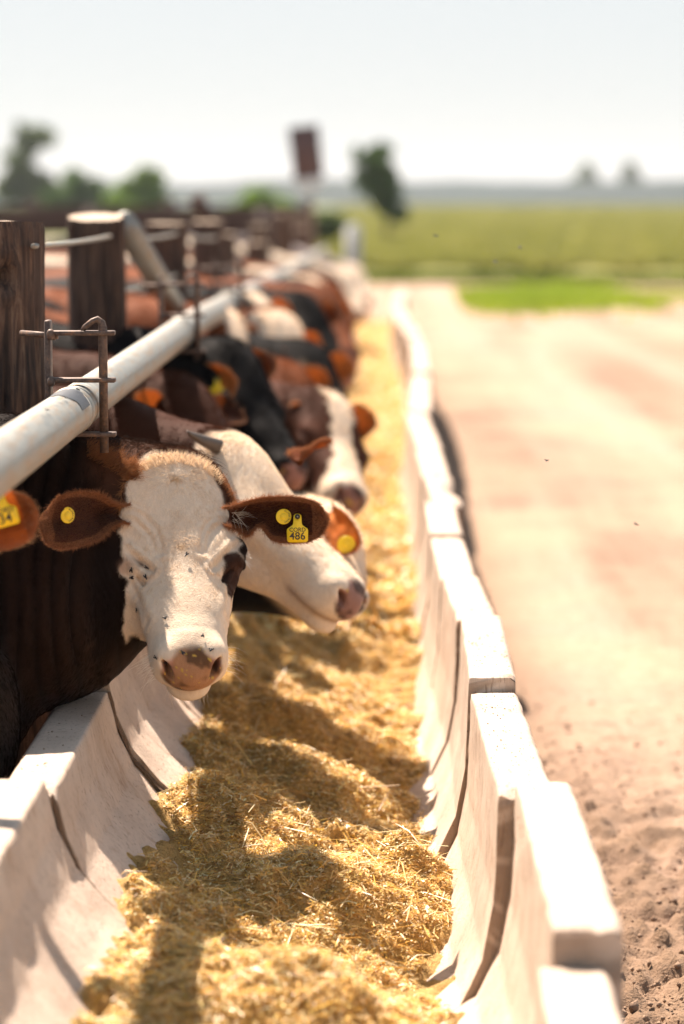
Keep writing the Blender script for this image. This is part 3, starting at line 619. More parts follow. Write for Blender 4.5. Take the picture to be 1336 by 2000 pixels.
# ------------------------------------------------------------------ cattle: one smooth surface per animal, grown from blended volumes
class Field:
    def __init__(s, ax, ay, az):
        s.a = [np.asarray(q, np.float32) for q in (ax, ay, az)]; s.F = np.ones([len(q) for q in s.a], np.float32)
    def add(s, fn, lo, hi, k=.02, sub=False):
        sl = []
        for q, l, h in zip(s.a, lo, hi):
            i0, i1 = np.searchsorted(q, l - k - .03), np.searchsorted(q, h + k + .03)
            if i1 <= i0: return
            sl.append(slice(i0, i1))
        G = np.stack(np.meshgrid(*[q[t] for q, t in zip(s.a, sl)], indexing='ij'), -1); d = fn(G).astype(np.float32); S = tuple(sl); f = s.F[S]
        if sub:
            d = -d; h = np.maximum(k - np.abs(f - d), 0) / k; s.F[S] = np.maximum(f, d) + h * h * k * .25
        else:
            h = np.maximum(k - np.abs(f - d), 0) / k; s.F[S] = np.minimum(f, d) - h * h * k * .25
    def ell(s, c, r, M=None, k=.02, sub=False):
        c = np.asarray(c, np.float32); r = np.asarray(r, np.float32); m = float(r.max())
        def fn(P):
            p = P - c
            if M is not None: p = p @ np.asarray(M, np.float32).T
            k0 = np.sqrt(((p / r) ** 2).sum(-1)); k1 = np.sqrt(((p / (r * r)) ** 2).sum(-1)) + 1e-9
            return k0 * (k0 - 1) / k1
        s.add(fn, c - m, c + m, k, sub)
    def rc(s, a, b, r1, r2, k=.02, sub=False, sq=None):
        """tapered capsule; sq = (axis vector, factor) flattens it along an axis"""
        a = np.asarray(a, np.float32); b = np.asarray(b, np.float32)
        if sq is not None: ax, f = np.asarray(sq[0], np.float32), sq[1]
        def fn(P):
            p = P - a; d = b - a
            if sq is not None:
                p = p + (p @ ax)[..., None] * ax * (f - 1); d = d + (d @ ax) * ax * (f - 1)
            t = np.clip((p @ d) / (d @ d), 0, 1); v = np.linalg.norm(p - t[..., None] * d, axis=-1) - (r1 + t * (r2 - r1))
            return v if sq is None else v / (1 + (f - 1) * .5)
        m = max(r1, r2); s.add(fn, np.minimum(a, b) - m, np.maximum(a, b) + m, k, sub)
    def mesh(s, smooth=2):
        F = s.F; ins = F < 0; n = [q - 1 for q in F.shape]
        c = [(i, j, k) for i in (0, 1) for j in (0, 1) for k in (0, 1)]
        sh = lambda A, o: A[o[0]:n[0] + o[0], o[1]:n[1] + o[1], o[2]:n[2] + o[2]]
        cnt = sum(sh(ins, o).astype(np.int8) for o in c); act = (cnt > 0) & (cnt < 8); I = np.argwhere(act); idx = -np.ones(act.shape, np.int64); idx[act] = np.arange(len(I))
        acc = np.zeros((len(I), 3)); num = np.zeros(len(I))
        for o in c:
            for ax in range(3):
                if o[ax]: continue
                p = list(o); p[ax] = 1; fa = F[tuple((I + o).T)]; fb = F[tuple((I + p).T)]; m = (fa < 0) != (fb < 0)
                t = np.where(m, fa / np.where(m, fa - fb, 1), 0); q = I + np.array(o, float); q[:, ax] += t; acc[m] += q[m]; num += m
        V = acc / num[:, None]; W = np.stack([np.interp(V[:, d], np.arange(len(s.a[d])), s.a[d]) for d in range(3)], -1)
        Q = []
        for ax in range(3):
            u, v = (ax + 1) % 3, (ax + 2) % 3
            A = np.take(ins, range(F.shape[ax] - 1), ax); B = np.take(ins, range(1, F.shape[ax]), ax); E = np.argwhere(A != B)
            E = E[(E[:, u] > 0) & (E[:, v] > 0) & (E[:, u] < F.shape[u] - 1) & (E[:, v] < F.shape[v] - 1)]
            if not len(E): continue
            fl = A[tuple(E.T)]; du = np.zeros(3, int); du[u] = 1; dv = np.zeros(3, int); dv[v] = 1
            q = np.stack([idx[tuple((E - du - dv).T)], idx[tuple((E - dv).T)], idx[tuple(E.T)], idx[tuple((E - du).T)]], -1)
            q[~fl] = q[~fl][:, ::-1]; Q.append(q)
        Q = np.concatenate(Q); Q = Q[(Q >= 0).all(1)]
        for _ in range(smooth):
            e = np.concatenate([Q[:, [0, 1]], Q[:, [1, 2]], Q[:, [2, 3]], Q[:, [3, 0]]]); e = np.concatenate([e, e[:, ::-1]])
            deg = np.bincount(e[:, 0], minlength=len(W)) + 1e-9
            for lam in (.5, -.45): W = W + lam * (np.stack([np.bincount(e[:, 0], W[e[:, 1], d], len(W)) for d in range(3)], -1) / deg[:, None] - W)
        return W, Q
def vnormals(V, Q):
    n = np.cross(V[Q[:, 2]] - V[Q[:, 0]], V[Q[:, 3]] - V[Q[:, 1]]); N = np.zeros_like(V)
    for c in range(Q.shape[1]):
        for d in range(3): N[:, d] += np.bincount(Q[:, c], n[:, d], len(V))
    return N / (np.linalg.norm(N, axis=1)[:, None] + 1e-12)

class Frame:                                                # head frame: x to the animal's side, y to the muzzle, z out of the face
    def __init__(s, poll, muz, zhint, sc=1.0, sx=1.0):
        poll, muz = np.asarray(poll, float), np.asarray(muz, float); y = muz - poll; L = np.linalg.norm(y); y /= L
        z = np.asarray(zhint, float); z = z - y * (z @ y); z /= np.linalg.norm(z); x = np.cross(y, z)
        s.M = np.array([x, y, z]); s.sc = sc; s.sx = sx; s.o = poll + y * .20 * sc - z * .045 * sc
    def w(s, p): return s.o + (np.asarray(p, float) * (s.sc * s.sx, s.sc, s.sc)) @ s.M
    def loc(s, P): return ((np.asarray(P) - s.o) @ s.M.T) / (s.sc * s.sx, s.sc, s.sc)
    def rot(s, ax=None, deg=0, l=None):
        return s.M if ax is None else np.array(Matrix.Rotation(R(deg), 3, ax)).T @ s.M

def head(F, H, hero=False, eyes=('open', 'open')):
    s = H.sc
    def E(c, r, k=.03, sub=False, rot=None): F.ell(H.w(c), np.array(r) * (s * H.sx, s, s), H.M if rot is None else H.rot(*rot), k * s, sub)
    def C(a, b, r1, r2, k=.02, sub=False): F.rc(H.w(a), H.w(b), r1 * s, r2 * s, k * s, sub)
    E((0, -.10, -.020), (.104, .125, .080), .02)
    E((0, -.165, .005), (.074, .062, .052), .05)
    E((0, -.03, -.005), (.102, .110, .055), .05)
    for q in (-1, 1):
        E((q * .084, .0, .004), (.040, .058, .036), .035)
        E((q * .054, .015, -.085), (.050, .115, .070), .04)
        C((q * .050, -.06, -.120), (q * .022, .23, -.085), .048, .024, .05)
        E((q * .040, .13, -.030), (.036, .12, .045), .04)
        C((q * .088, .05, -.022), (q * .060, .14, -.018), .018, .014, .04)      # facial crest
    E((0, .12, -.012), (.060, .200, .052), .05)
    E((0, .252, -.020), (.060, .062, .050), .035)
    E((0, .275, -.035), (.055, .042, .038), .03)
    for q in (-1, 1):
        E((q * .041, .272, -.002), (.026, .032, .031), .022)
        E((q * .048, .235, -.045), (.022, .05, .026), .03)
    E((0, .262, -.096), (.044, .044, .028), .016)
    E((0, .20, -.085), (.040, .07, .028), .03)
    for q in (-1, 1):                                       # nostrils, comma shaped
        E((q * .043, .302, -.006), (.0065, .022, .0165), .008, True, ('Y', q * 22))
        E((q * .050, .298, .008), (.0055, .018, .009), .008, True, ('Y', q * 55))
    for q in (-1, 1) if hero else (): C((q * .004, .312, -.070), (q * .055, .235, -.069), .0035, .0025, .008, True); C((q * .055, .235, -.069), (q * .064, .165, -.073), .0028, .0015, .008, True)
    # eyes sit in sockets with thick lids
    for i, q in enumerate((-1, 1)):
        c = np.array((q * .103, .012, -.002)); E(c + (q * .012, 0, .010), (.018, .022, .017), .016, True)
        up = [(q * .098, -.022, .012), (q * .112, -.012, .020), (q * .117, .006, .020), (q * .111, .026, .016), (q * .098, .038, .008)]
        lo = [(q * .108, -.020, -.010), (q * .119, -.006, -.015), (q * .119, .016, -.014), (q * .108, .034, -.004)]
        d = -.009 if eyes[i] == 'closed' else 0
        for a, b in zip(up[:-1], up[1:]): C(np.array(a) + (q * .004, .002, d * 1.0), np.array(b) + (q * .004, .002, d), .0085, .0085, .010)
        for a, b in zip(lo[:-1], lo[1:]): C(a, b, .0075, .0075, .010)
        if hero: C((q * .096, .042, .006), (q * .072, .085, .004), .005, .003, .018, True)          # tear groove
def ear(H, base, tip, nrm, Wd=.052, notch=False, n=26, droop=.02, thick=.0045, prof=None):
    """closed leaf-shaped cup; nrm = the way the hollow side faces; returns V, F, inner flag"""
    b, t = np.asarray(base, float), np.asarray(tip, float); d = t - b; L = np.linalg.norm(d); d /= L
    nz = np.asarray(nrm, float); nz = nz - d * (nz @ d); nz /= np.linalg.norm(nz); up = np.cross(nz, d)
    if up[2] < 0: up = -up
    u = np.linspace(0, 1, n); v = np.linspace(-1, 1, 21); U, Vv = np.meshgrid(u, v, indexing='ij')
    prof_ = np.interp(u, [0, .1, .25, .45, .65, .8, .9, .96, 1], prof or [.42, .50, .76, .95, 1.0, .96, .82, .62, .22]); W = Wd * prof_
    top = W * .95; bot = W * 1.05
    if notch: bot = bot * (1 - .62 * np.exp(-((u - .36) / .085) ** 2)) * (1 + .16 * np.exp(-((u - .20) / .06) ** 2))
    off = np.where(Vv > 0, Vv * top[:, None], Vv * bot[:, None]); cup = (.55 * (1 - u) ** .8 + .12)[:, None] * (Vv ** 2) * Wd * .9 + .012 * np.sin(U * 3)
    sag = -droop * U ** 2
    mid = b + d * (U * L)[..., None] + up * (off + sag)[..., None] + nz * cup[..., None]
    mid += nz * (.004 * vnoise(U * 5, Vv * 2, s=int(abs(b[0]) * 1000) % 97))[..., None] * (U[..., None] > .1)
    th = thick * (1 - .55 * np.abs(Vv) ** 3)[..., None] * np.clip((1.02 - U) * 6, .3, 1)[..., None] * (1 + 2.2 * (1 - np.clip(U / .25, 0, 1)))[..., None]
    A, B = mid + nz * th / 2, mid - nz * th / 2; m = 21; ring = np.concatenate([A, B[:, ::-1]], 1)        # closed around v
    I = np.arange(n * 2 * m).reshape(n, 2 * m); J = np.hstack([I, I[:, :1]])
    Q = np.stack([J[:-1, :-1], J[:-1, 1:], J[1:, 1:], J[1:, :-1]], -1).reshape(-1, 4)
    cap = np.array([(I[-1, k], I[-1, k + 1], I[-1, 2 * m - 2 - k], I[-1, 2 * m - 1 - k]) for k in range(m - 1)])
    if np.dot(np.cross(ring[n // 2, m // 2 + 1] - ring[n // 2, m // 2], ring[n // 2 + 1, m // 2] - ring[n // 2, m // 2]), nz) > 0: Q = Q[:, ::-1]; cap = cap[:, ::-1]
    inner = np.concatenate([np.ones((n, m)), np.zeros((n, m))], 1).ravel(); uu = np.concatenate([U, U], 1).ravel(); vv = np.concatenate([Vv, Vv[:, ::-1]], 1).ravel()
    def on(uq, vq, lift=.002):                              # a point on the hollow side, with its frame
        i = uq * (n - 1); j = (vq + 1) / 2 * (m - 1); i0, j0 = int(i), int(j); p = A[i0, j0] * (1 - (i - i0)) + A[min(i0 + 1, n - 1), j0] * (i - i0)
        e1 = A[min(i0 + 1, n - 1), j0] - A[i0, j0]; e1 /= np.linalg.norm(e1); e2 = A[i0, min(j0 + 1, m - 1)] - A[i0, max(j0 - 1, 0)]; e2 -= e1 * (e1 @ e2); e2 /= np.linalg.norm(e2)
        nn = np.cross(e1, e2); nn = nn if nn @ nz > 0 else -nn
        return p + nn * lift, d, up, nn
    return ring.reshape(-1, 3), np.vstack([Q, cap]), inner, uu, vv, on

def body(F, X0, Y0, yaw=0.0, s=1.0, leg=True, low=False):
    """barrel, chest, rump, legs; faces +X with the chest front at X0; returns frame function"""
    cy, sy = math.cos(yaw), math.sin(yaw); M = np.array([(cy, sy, 0), (-sy, cy, 0), (0, 0, 1)])
    w_ = lambda p: np.array((X0, Y0, 0)) + (np.array(p) * s) @ M
    E = lambda c, r, k=.08: F.ell(w_(c), np.array(r) * s, M, k)
    E((-1.15, 0, .84), (.64, .29, .33)); E((-.55, 0, .80), (.36, .23, .38)); E((-.55, 0, 1.08), (.34, .075, .10), .12); E((-1.72, 0, .93), (.34, .24, .28)); E((-.22, 0, .62), (.16, .10, .18), .1)
    E((-1.3, 0, 1.12), (.6, .09, .06), .1)
    if leg:
        for q in (-1, 1):
            C = lambda a, b, r1, r2: F.rc(w_(a), w_(b), r1 * s, r2 * s, .03)
            C((-.48, q * .15, .62), (-.44, q * .15, .36), .085, .050); C((-.44, q * .15, .36), (-.46, q * .15, .10), .040, .033); C((-.46, q * .15, .09), (-.42, q * .15, .03), .042, .050)
            C((-1.80, q * .15, .85), (-1.60, q * .17, .58), .18, .11); C((-1.62, q * .17, .56), (-1.90, q * .16, .38), .09, .050); C((-1.90, q * .16, .38), (-1.84, q * .16, .10), .042, .035); C((-1.84, q * .16, .09), (-1.80, q * .16, .03), .042, .050)
        F.rc(w_((-2.04, 0, 1.06)), w_((-2.12, 0, .55)), .028 * s, .016 * s, .03); F.ell(w_((-2.12, 0, .42)), np.array((.03, .03, .13)) * s, None, .03)
    return w_

def mat_coat():
    m = NT('coat'); a = m.n('Attribute', attribute_name='Col'); e = m.n('Attribute', attribute_name='thin'); h = m.n('Attribute', attribute_name='wet')
    n = m.noise(m.pos((1, 1, .35)), 130, 4, .7); n2 = m.noise(m.pos(), 420, 2, .6)
    c = m.mix(1.0, a.outputs['Color'], m.mix(n, (.72, .68, .66), (1.0, 1.0, 1.0)), 'MULTIPLY')
    m.set(Base_Color=c, Roughness=.7, Specular_IOR_Level=.05, Sheen_Weight=.03, Sheen_Roughness=.4)
    m.l(m.ramp(h.outputs['Fac'], [(0, (.62,) * 3), (1, (.36,) * 3)]), m.b.inputs['Roughness'])
    s = m.n('Math', operation='ADD'); m.l(n, s.inputs[0]); m.l(n2, s.inputs[1]); m.bump(s.outputs[0], .0022, .6)
    f = m.n('Math', operation='MULTIPLY'); m.l(e.outputs['Fac'], f.inputs[0]); f.inputs[1].default_value = .62
    tc = m.mix(.5, c, (1.0, .46, .14)); m.translucent(f.outputs[0], tc); return m.m
COAT = mat_coat()
def mat_fur():
    m = NT('fur'); a = m.n('Attribute', attribute_name='Col'); m.set(Base_Color=a.outputs['Color'], Roughness=.5, Specular_IOR_Level=.03)
    g = m.n('Gamma'); g.inputs[1].default_value = .97; m.l(a.outputs['Color'], g.inputs[0]); m.translucent(.34, g.outputs[0]); return m.m
FUR = mat_fur()
EYE = simple('eyeball', (.008, .006, .006), .06); YEL = simple('tag_yellow', (.86, .60, .012), .42, var=.06, scale=60, bump=.0004); INK = simple('tag_ink', (.05, .035, .02), .6)
HORN = simple('horn', (.11, .085, .065), .45, scale=60); STUD = simple('stud', (.03, .03, .03), .3); FLYM = simple('fly_black', (.012, .010, .010), .35); TAGR = simple('tag_red', (.75, .03, .02), .45)

def hair(parent, V, Q, N, col, dirf, lenf, n, sel, rad=.00032, seed=1, lift=.42, wave=.25, name='fur', npt=4):
    """short hair rooted on the skin: dirf(P, N) lay direction, lenf(P) length"""
    r = np.random.default_rng(seed); T = np.concatenate([Q[:, [0, 1, 2]], Q[:, [0, 2, 3]]]); cen = V[T].mean(1); T = T[sel(cen)]
    ar = np.linalg.norm(np.cross(V[T[:, 1]] - V[T[:, 0]], V[T[:, 2]] - V[T[:, 0]]), axis=1); t = T[r.choice(len(T), n, p=ar / ar.sum())]
    b = r.random((n, 2)); b = np.where(b.sum(1, keepdims=True) > 1, 1 - b, b); wts = np.stack([1 - b.sum(1), b[:, 0], b[:, 1]], -1)[..., None]
    P = (V[t] * wts).sum(1); Nn = (N[t] * wts).sum(1); Nn /= np.linalg.norm(Nn, axis=1)[:, None]; C = (col[t] * wts).sum(1)
    D = dirf(P, Nn); D = D + r.normal(0, wave, (n, 3)); D -= Nn * (D * Nn).sum(1)[:, None]; D /= np.linalg.norm(D, axis=1)[:, None] + 1e-9
    L = (lenf(P) * r.uniform(.55, 1.25, n))[:, None]; li = lift * r.uniform(.5, 1.5, (n, 1)); clump = np.stack([vnoise(*(P * 70).T, s=k) for k in (1, 2, 3)], -1) * .10
    u = np.linspace(0, 1, npt)[None, :, None]
    pts = P[:, None] - Nn[:, None] * .001 + (Nn * li * L)[:, None] * (u * (1 - .45 * u)) + ((D + clump) * L * np.sqrt(np.clip(1 - li ** 2, .1, 1)))[:, None] * (u * (.75 + .25 * u))
    org = np.array(parent.location) if parent.parent is None else 0
    cu_ = bpy.data.hair_curves.new(name); cu_.add_curves([npt] * n); cu_.attributes['position'].data.foreach_set('vector', (pts - org).astype(np.float32).ravel())
    ra = cu_.attributes.get('radius') or cu_.attributes.new('radius', 'FLOAT', 'POINT'); ra.data.foreach_set('value', np.tile((rad * np.linspace(1, .25, npt)), n).astype(np.float32))
    ca = cu_.attributes.new('Col', 'FLOAT_COLOR', 'CURVE'); cc = np.clip(C * r.uniform(.8, 1.2, (n, 1)), 0, .95); ca.data.foreach_set('color', np.hstack([cc, np.ones((n, 1))]).astype(np.float32).ravel())
    cu_.materials.append(FUR); o = bpy.data.objects.new(name, cu_); link(o, parent); return o
def strands(parent, name, roots, dirs, L, rad, col, seed=1, droop=.0, n_pt=7):
    """few individual long hairs (lashes, whiskers)"""
    r = np.random.default_rng(seed); n = len(roots); u = np.linspace(0, 1, n_pt)[None, :, None]; roots = np.asarray(roots, float); dirs = np.asarray(dirs, float); dirs /= np.linalg.norm(dirs, axis=1)[:, None]
    LL = (L * r.uniform(.6, 1.2, n))[:, None, None]; side = np.cross(dirs, r.normal(size=(n, 3)))
    pts = roots[:, None] + dirs[:, None] * LL * u + side[:, None] * LL * .16 * u ** 2 + np.array((0, 0, -1.)) * droop * LL * u ** 2
    cu_ = bpy.data.hair_curves.new(name); cu_.add_curves([n_pt] * n); cu_.attributes['position'].data.foreach_set('vector', (pts - np.array(parent.location)).astype(np.float32).ravel())
    ra = cu_.attributes.get('radius') or cu_.attributes.new('radius', 'FLOAT', 'POINT'); ra.data.foreach_set('value', np.tile(rad * np.linspace(1, .2, n_pt), n).astype(np.float32))
    ca = cu_.attributes.new('Col', 'FLOAT_COLOR', 'CURVE'); ca.data.foreach_set('color', np.tile(np.array([*col, 1.], np.float32), n)); cu_.materials.append(FUR)
    return link(bpy.data.objects.new(name, cu_), parent)

def text_mesh(txt, size, ext=.0002, offset=0.0):
    c = bpy.data.curves.new('t', 'FONT'); c.body = txt; c.size = size; c.align_x = 'CENTER'; c.align_y = 'CENTER'; c.extrude = ext; c.offset = offset; c.resolution_u = 3
    o = bpy.data.objects.new('t', c); me = bpy.data.meshes.new_from_object(o); bpy.data.objects.remove(o); bpy.data.curves.remove(c)
    V = np.zeros(len(me.vertices) * 3); me.vertices.foreach_get('co', V); Fs = [tuple(p.vertices) for p in me.polygons]; bpy.data.meshes.remove(me); return V.reshape(-1, 3), Fs
def poly_plate(out, th):
    out = np.asarray(out, float); n = len(out); c = out.mean(0); V = np.vstack([np.c_[out, np.full(n, th)], np.c_[out, np.zeros(n)], [(*c, th)], [(*c, 0)]])
    F3 = [(i, (i + 1) % n, 2 * n) for i in range(n)] + [(n + (i + 1) % n, n + i, 2 * n + 1) for i in range(n)]; F4 = [(i, n + i, n + (i + 1) % n, (i + 1) % n) for i in range(n)]
    return V, F4, F3
def place(V, c, ex, ey, ez): return np.asarray(c) + V[:, :1] * ex + V[:, 1:2] * ey + V[:, 2:3] * ez
def tri_fan(Fs): return [(f[0], f[i], f[i + 1]) for f in Fs for i in range(1, len(f) - 1)]
def rot2(ex, ey, deg): a = R(deg); return ex * math.cos(a) + ey * math.sin(a), -ex * math.sin(a) + ey * math.cos(a)
def plate_tag(parent, c, ex, ey, ez, size, lines, mat=None, stud=True):
    """flag shaped ear tag: narrow neck with the stud, wide plate with the number; c = stud point; ey = up"""
    s = size; half = [(.0, .14), (.09, .13), (.17, .06), (.19, -.04), (.20, -.30), (.24, -.40), (.38, -.50), (.47, -.56), (.50, -.64), (.49, -1.10), (.45, -1.17), (.38, -1.20), (0, -1.205)]
    out = [(x * s, y * s) for x, y in half] + [(-x * s, y * s) for x, y in half[-2:0:-1]]; V, F4, F3 = poly_plate(out, .0022)
    mb = MB(); mb.add(place(V, c, ex, ey, ez), F4, F3); o = mb.build('ear_tag', mat or YEL, parent, smooth=False)
    for txt, sz, yy in lines:
        tv, tf = text_mesh(txt, sz * s, offset=.00025 if sz > .3 else .0001); tv = tv + (0, yy * s, .0027); mb = MB(); mb.add(place(tv, c, ex, ey, ez), None, tri_fan(tf)); child(mb, 'lettering', INK, o, smooth=False)
    if stud:
        mb = MB(); mb.ellipsoid(np.asarray(c) + ez * .003, (.0055, .0055, .0055), 8); child(mb, 'stud', STUD, o)
        mb = MB(); mb.ellipsoid(np.asarray(c) + ez * .0075, (.0018, .0018, .0018), 6); child(mb, 'pin_tip', GALV, o)
    return o
def child(mb, name, mat, parent, smooth=True):               # sub-part: its parent part already carries the thing's offset
    root = parent
    while root.parent: root = root.parent
    return mb.build(name, mat, parent, smooth, origin=np.array(root.location))
def button_tag(parent, c, ex, ey, ez, r=.0155, txt=None):
    mb = MB(); a = np.linspace(0, 2 * math.pi, 28, endpoint=False); ring = np.stack([np.cos(a), np.sin(a)], -1)
    G = [place(np.c_[ring * q * r, np.full(28, h)], c, ex, ey, ez) for q, h in ((1, 0), (1, .0022), (.93, .003), (.52, .003), (.48, .0022), (.40, .0045), (.1, .005))]
    mb.grid(np.array(G), close_v=True, caps=True); o = mb.build('button_tag', YEL, parent)
    if txt:
        for i, ch in enumerate(txt):
            an = R(75 - i * 150 / (len(txt) - 1)); tv, tf = text_mesh(ch, .0052); e1, e2 = rot2(ex, ey, math.degrees(an) - 90); ctr = np.asarray(c) + (ex * math.cos(an) + ey * math.sin(an)) * r * .74 + ez * .0034
            mb = MB(); mb.add(place(tv, ctr, e1, e2, ez), None, tri_fan(tf)); child(mb, 'lettering', INK, o, smooth=False)
    return o

BROWN = np.array((.080, .026, .012)); DARK = np.array((.0090, .0048, .0036)); BLACKC = np.array((.006, .0050, .005)); WHITE = np.array((.86, .70, .53)); RED = np.array((.20, .060, .020)); PINK = np.array((.62, .30, .22)); GREYC = np.array((.22, .19, .18))
def mixc(a, b, t): return a * (1 - t[:, None]) + b * t[:, None]
def make_cow(name_label, spec):
    """spec: poll, muz, zh (face normal hint), X0, Y0 (chest), yaw, bs (body scale), base colour, face mask style, res, ears, hero ..."""
    g = spec.get; H = Frame(g('poll'), g('muz'), g('zh'), g('hs', 1.0), g('sx', 1.0)); X0, Y0 = g('X0'), g('Y0'); hero = g('hero', False); res = g('res', .014); hs = H.sc
    # grid: fine round the head, coarser to the rear
    hb = np.array([H.w((a, b, c)) for a in (-.14, .14) for b in (-.24, .34) for c in (-.18, .09)]); lo, hi = hb.min(0) - .01, hb.max(0) + .01
    fr = g('fres', res)
    def ax(l, h, L, Hh):
        a = list(np.arange(l, h, fr)); s = fr; x = a[0]; pre = []
        while x > L: s = min(s * 1.12, .03 if not hero else .009); x -= s; pre.append(x)
        x = a[-1]; s = fr; post = []
        while x < Hh: s = min(s * 1.12, .03 if not hero else .009); x += s; post.append(x)
        return np.array(pre[::-1] + a + post)
    wb = 2.25 * g('bs', 1.0)
    F = Field(ax(lo[0], hi[0], X0 - wb, max(hi[0], X0 + .2)), ax(lo[1], hi[1], min(lo[1], Y0 - .42) - .02, max(hi[1], Y0 + .42) + .02), ax(max(lo[2], .1), hi[2], -.02, max(hi[2], 1.34)))
    wf = body(F, X0, Y0, g('yaw', 0), g('bs', 1.0))
    head(F, H, hero, g('eyes', ('open', 'open')))
    # neck from the shoulders to the back of the skull
    nb = H.w((0, -.13, -.03)); nl = H.w((0, -.05, -.13)); crest = H.w((0, -.20, .0)); sh = wf((-.35, 0, .98)); sl = wf((-.22, 0, .70)); st = wf((-.42, 0, 1.10))
    nm = np.array((0, 1., 0)); cv = np.asarray(g('curve', (0, 0, 0)), float)
    def bend(a, b, t): return a * (1 - t) + b * t + cv * 4 * t * (1 - t)
    for a, b, r1, r2, k in ((sh, nb, .20, .105, .08), (sl, nl, .17, .075, .08), (st, crest, .09, .062, .09)):
        T = [0, .35, .7, 1]
        for t0, t1 in zip(T[:-1], T[1:]): F.rc(bend(a, b, t0), bend(a, b, t1), (r1 + (r2 - r1) * t0) * g('nk', 1), (r1 + (r2 - r1) * t1) * g('nk', 1), k, sq=(nm, 1.35) if hero else None)
    for e in g('extra', ()): F.ell(*e)
    V, Q = F.mesh(1 if not hero else 2); N = vnormals(V, Q)
    L = H.loc(V); x, y, z = L.T; hm = 1 - sstep(.0, .05, np.maximum(np.maximum(np.abs(x) - .15, -y - .235), np.maximum(-z - .17, y - .36)))
    if hero:                                                # skin folds on the neck and wrinkles round the eyes
        nk = np.clip((1 - hm) + sstep(.09, .15, -z), 0, 1) * sstep(-.44, -.52, V[:, 0])
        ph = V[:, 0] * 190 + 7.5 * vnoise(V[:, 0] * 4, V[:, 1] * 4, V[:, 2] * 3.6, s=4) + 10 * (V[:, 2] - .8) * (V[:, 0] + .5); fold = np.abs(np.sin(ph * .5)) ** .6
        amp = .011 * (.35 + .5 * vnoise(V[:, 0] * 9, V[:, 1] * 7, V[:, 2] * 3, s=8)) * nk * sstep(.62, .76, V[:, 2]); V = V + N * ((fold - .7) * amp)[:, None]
        for q in (-1, 1):
            d = np.sqrt(((x - q * .100) / 1.0) ** 2 + ((y - .015) * .8) ** 2); m = np.exp(-((d - .058) / .024) ** 2) * (z > -.03) * hm * (1 - np.exp(-(x / .03) ** 2))
            V = V + N * (-.0010 * (np.sin(d * 430 + 1.2 * vnoise(x * 30, y * 30, s=2)) * .5 + .5) * m)[:, None]
        for q in (-1, 1):                                   # folds below the brow and down the cheek
            for pl_, dp, wd_ in ((((.112, .0, .018), (.088, .032, .034), (.060, .064, .030)), .0065, .0055), (((.108, .045, .0), (.090, .10, -.004), (.074, .175, -.012)), .0045, .006), (((.112, .03, -.02), (.10, .08, -.03), (.080, .15, -.045)), .004, .007), (((.085, -.045, .045), (.060, -.015, .052), (.046, .03, .048)), .0025, .007), (((.070, -.06, .055), (.045, -.02, .058), (.034, .03, .052)), .0016, .006)):
                dm = np.full(len(V), 9.0)
                for a_, b_ in zip(pl_[:-1], pl_[1:]):
                    a_ = np.array(a_) * (q, 1, 1); b_ = np.array(b_) * (q, 1, 1); t_ = np.clip(((L - a_) @ (b_ - a_)) / ((b_ - a_) @ (b_ - a_)), 0, 1); dm = np.minimum(dm, np.linalg.norm((L - a_ - t_[:, None] * (b_ - a_)) * (1, 1, .35), axis=1))
                V = V - N * (dp * np.exp(-(dm / wd_) ** 2) * hm - dp * .45 * np.exp(-((dm - wd_ * 2.2) / (wd_ * 1.2)) ** 2) * hm)[:, None]
        d = np.abs(y - .226 + .25 * x * x / .01 * .06) ; V = V + N * (-.0009 * np.exp(-(d / .009) ** 2) * (z > -.04) * hm)[:, None]
        V = V + N * ((.0015 - .0011 * hm) * fbm(V[:, 0] * 22, V[:, 1] * 22, V[:, 2] * 16, s=5, o=3))[:, None]
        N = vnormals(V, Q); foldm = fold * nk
    base = g('base', BROWN); col = np.tile(base, (len(V), 1)); n1 = fbm(V[:, 0] * 5, V[:, 1] * 5, V[:, 2] * 5, s=g('seed', 1), o=3)
    if g('spots'):
        col = mixc(col, WHITE * .9, sstep(.25, .4, n1) * g('spots'))
    else: col = col * (1 + .25 * n1)[:, None]
    if hero: col = mixc(col, np.array((.026, .012, .007)), foldm * sstep(-.3, .5, fbm(V[:, 0] * 6, V[:, 1] * 6, V[:, 2] * 2.5, s=41, o=3)) * .9)  # browner ridges: neck sheen and fold shading put into the coat colour
    if hero: col = mixc(col, np.array((.10, .038, .018)), np.exp(-((y + .17) / .10) ** 2) * sstep(-.06, .02, z) * hm)
    fm = np.zeros(len(V)); st_ = g('face', 'none')
    ed = .010 * vnoise(x * 60, y * 60, z * 60, s=3) + .012 * vnoise(x * 14, y * 14, z * 14, s=5)
    if st_ != 'none':
        zb = np.interp(y, [-.22, -.19, -.15, -.08, 0, .06, .12, .18, .23], [.03, -.02, -.020, -.035, -.048, -.068, -.10, -.15, -.2]); fm = sstep(-.006, .006, z - zb + ed) * hm * sstep(-.225, -.205, y + ed)
        fm *= 1 - sstep(.114, .122, np.abs(x) + ed)
        if st_ == 'hero':
            fm *= 1 - sstep(-.004, .004, np.abs(x) - np.interp(y, [-.22, -.18, -.13, -.07, -.02, .02], [.040, .074, .093, .104, .13, .2]) + ed * .5)
            fm *= 1 - (1 - sstep(.05, .07, y + ed)) * (1 - sstep(-.085, -.075, z)); fm = np.maximum(fm, sstep(.10, .12, y + ed) * sstep(-.12, -.112, z * 1) * hm * (z < -.06) * (np.abs(x) < .085))
        if st_ == 'blaze': fm *= (np.abs(x) < .045 + .4 * np.maximum(y - .12, 0) + ed)
        if st_ == 'whole': fm = np.maximum(fm, hm * sstep(-.2, -.17, y + ed) * 1.0)
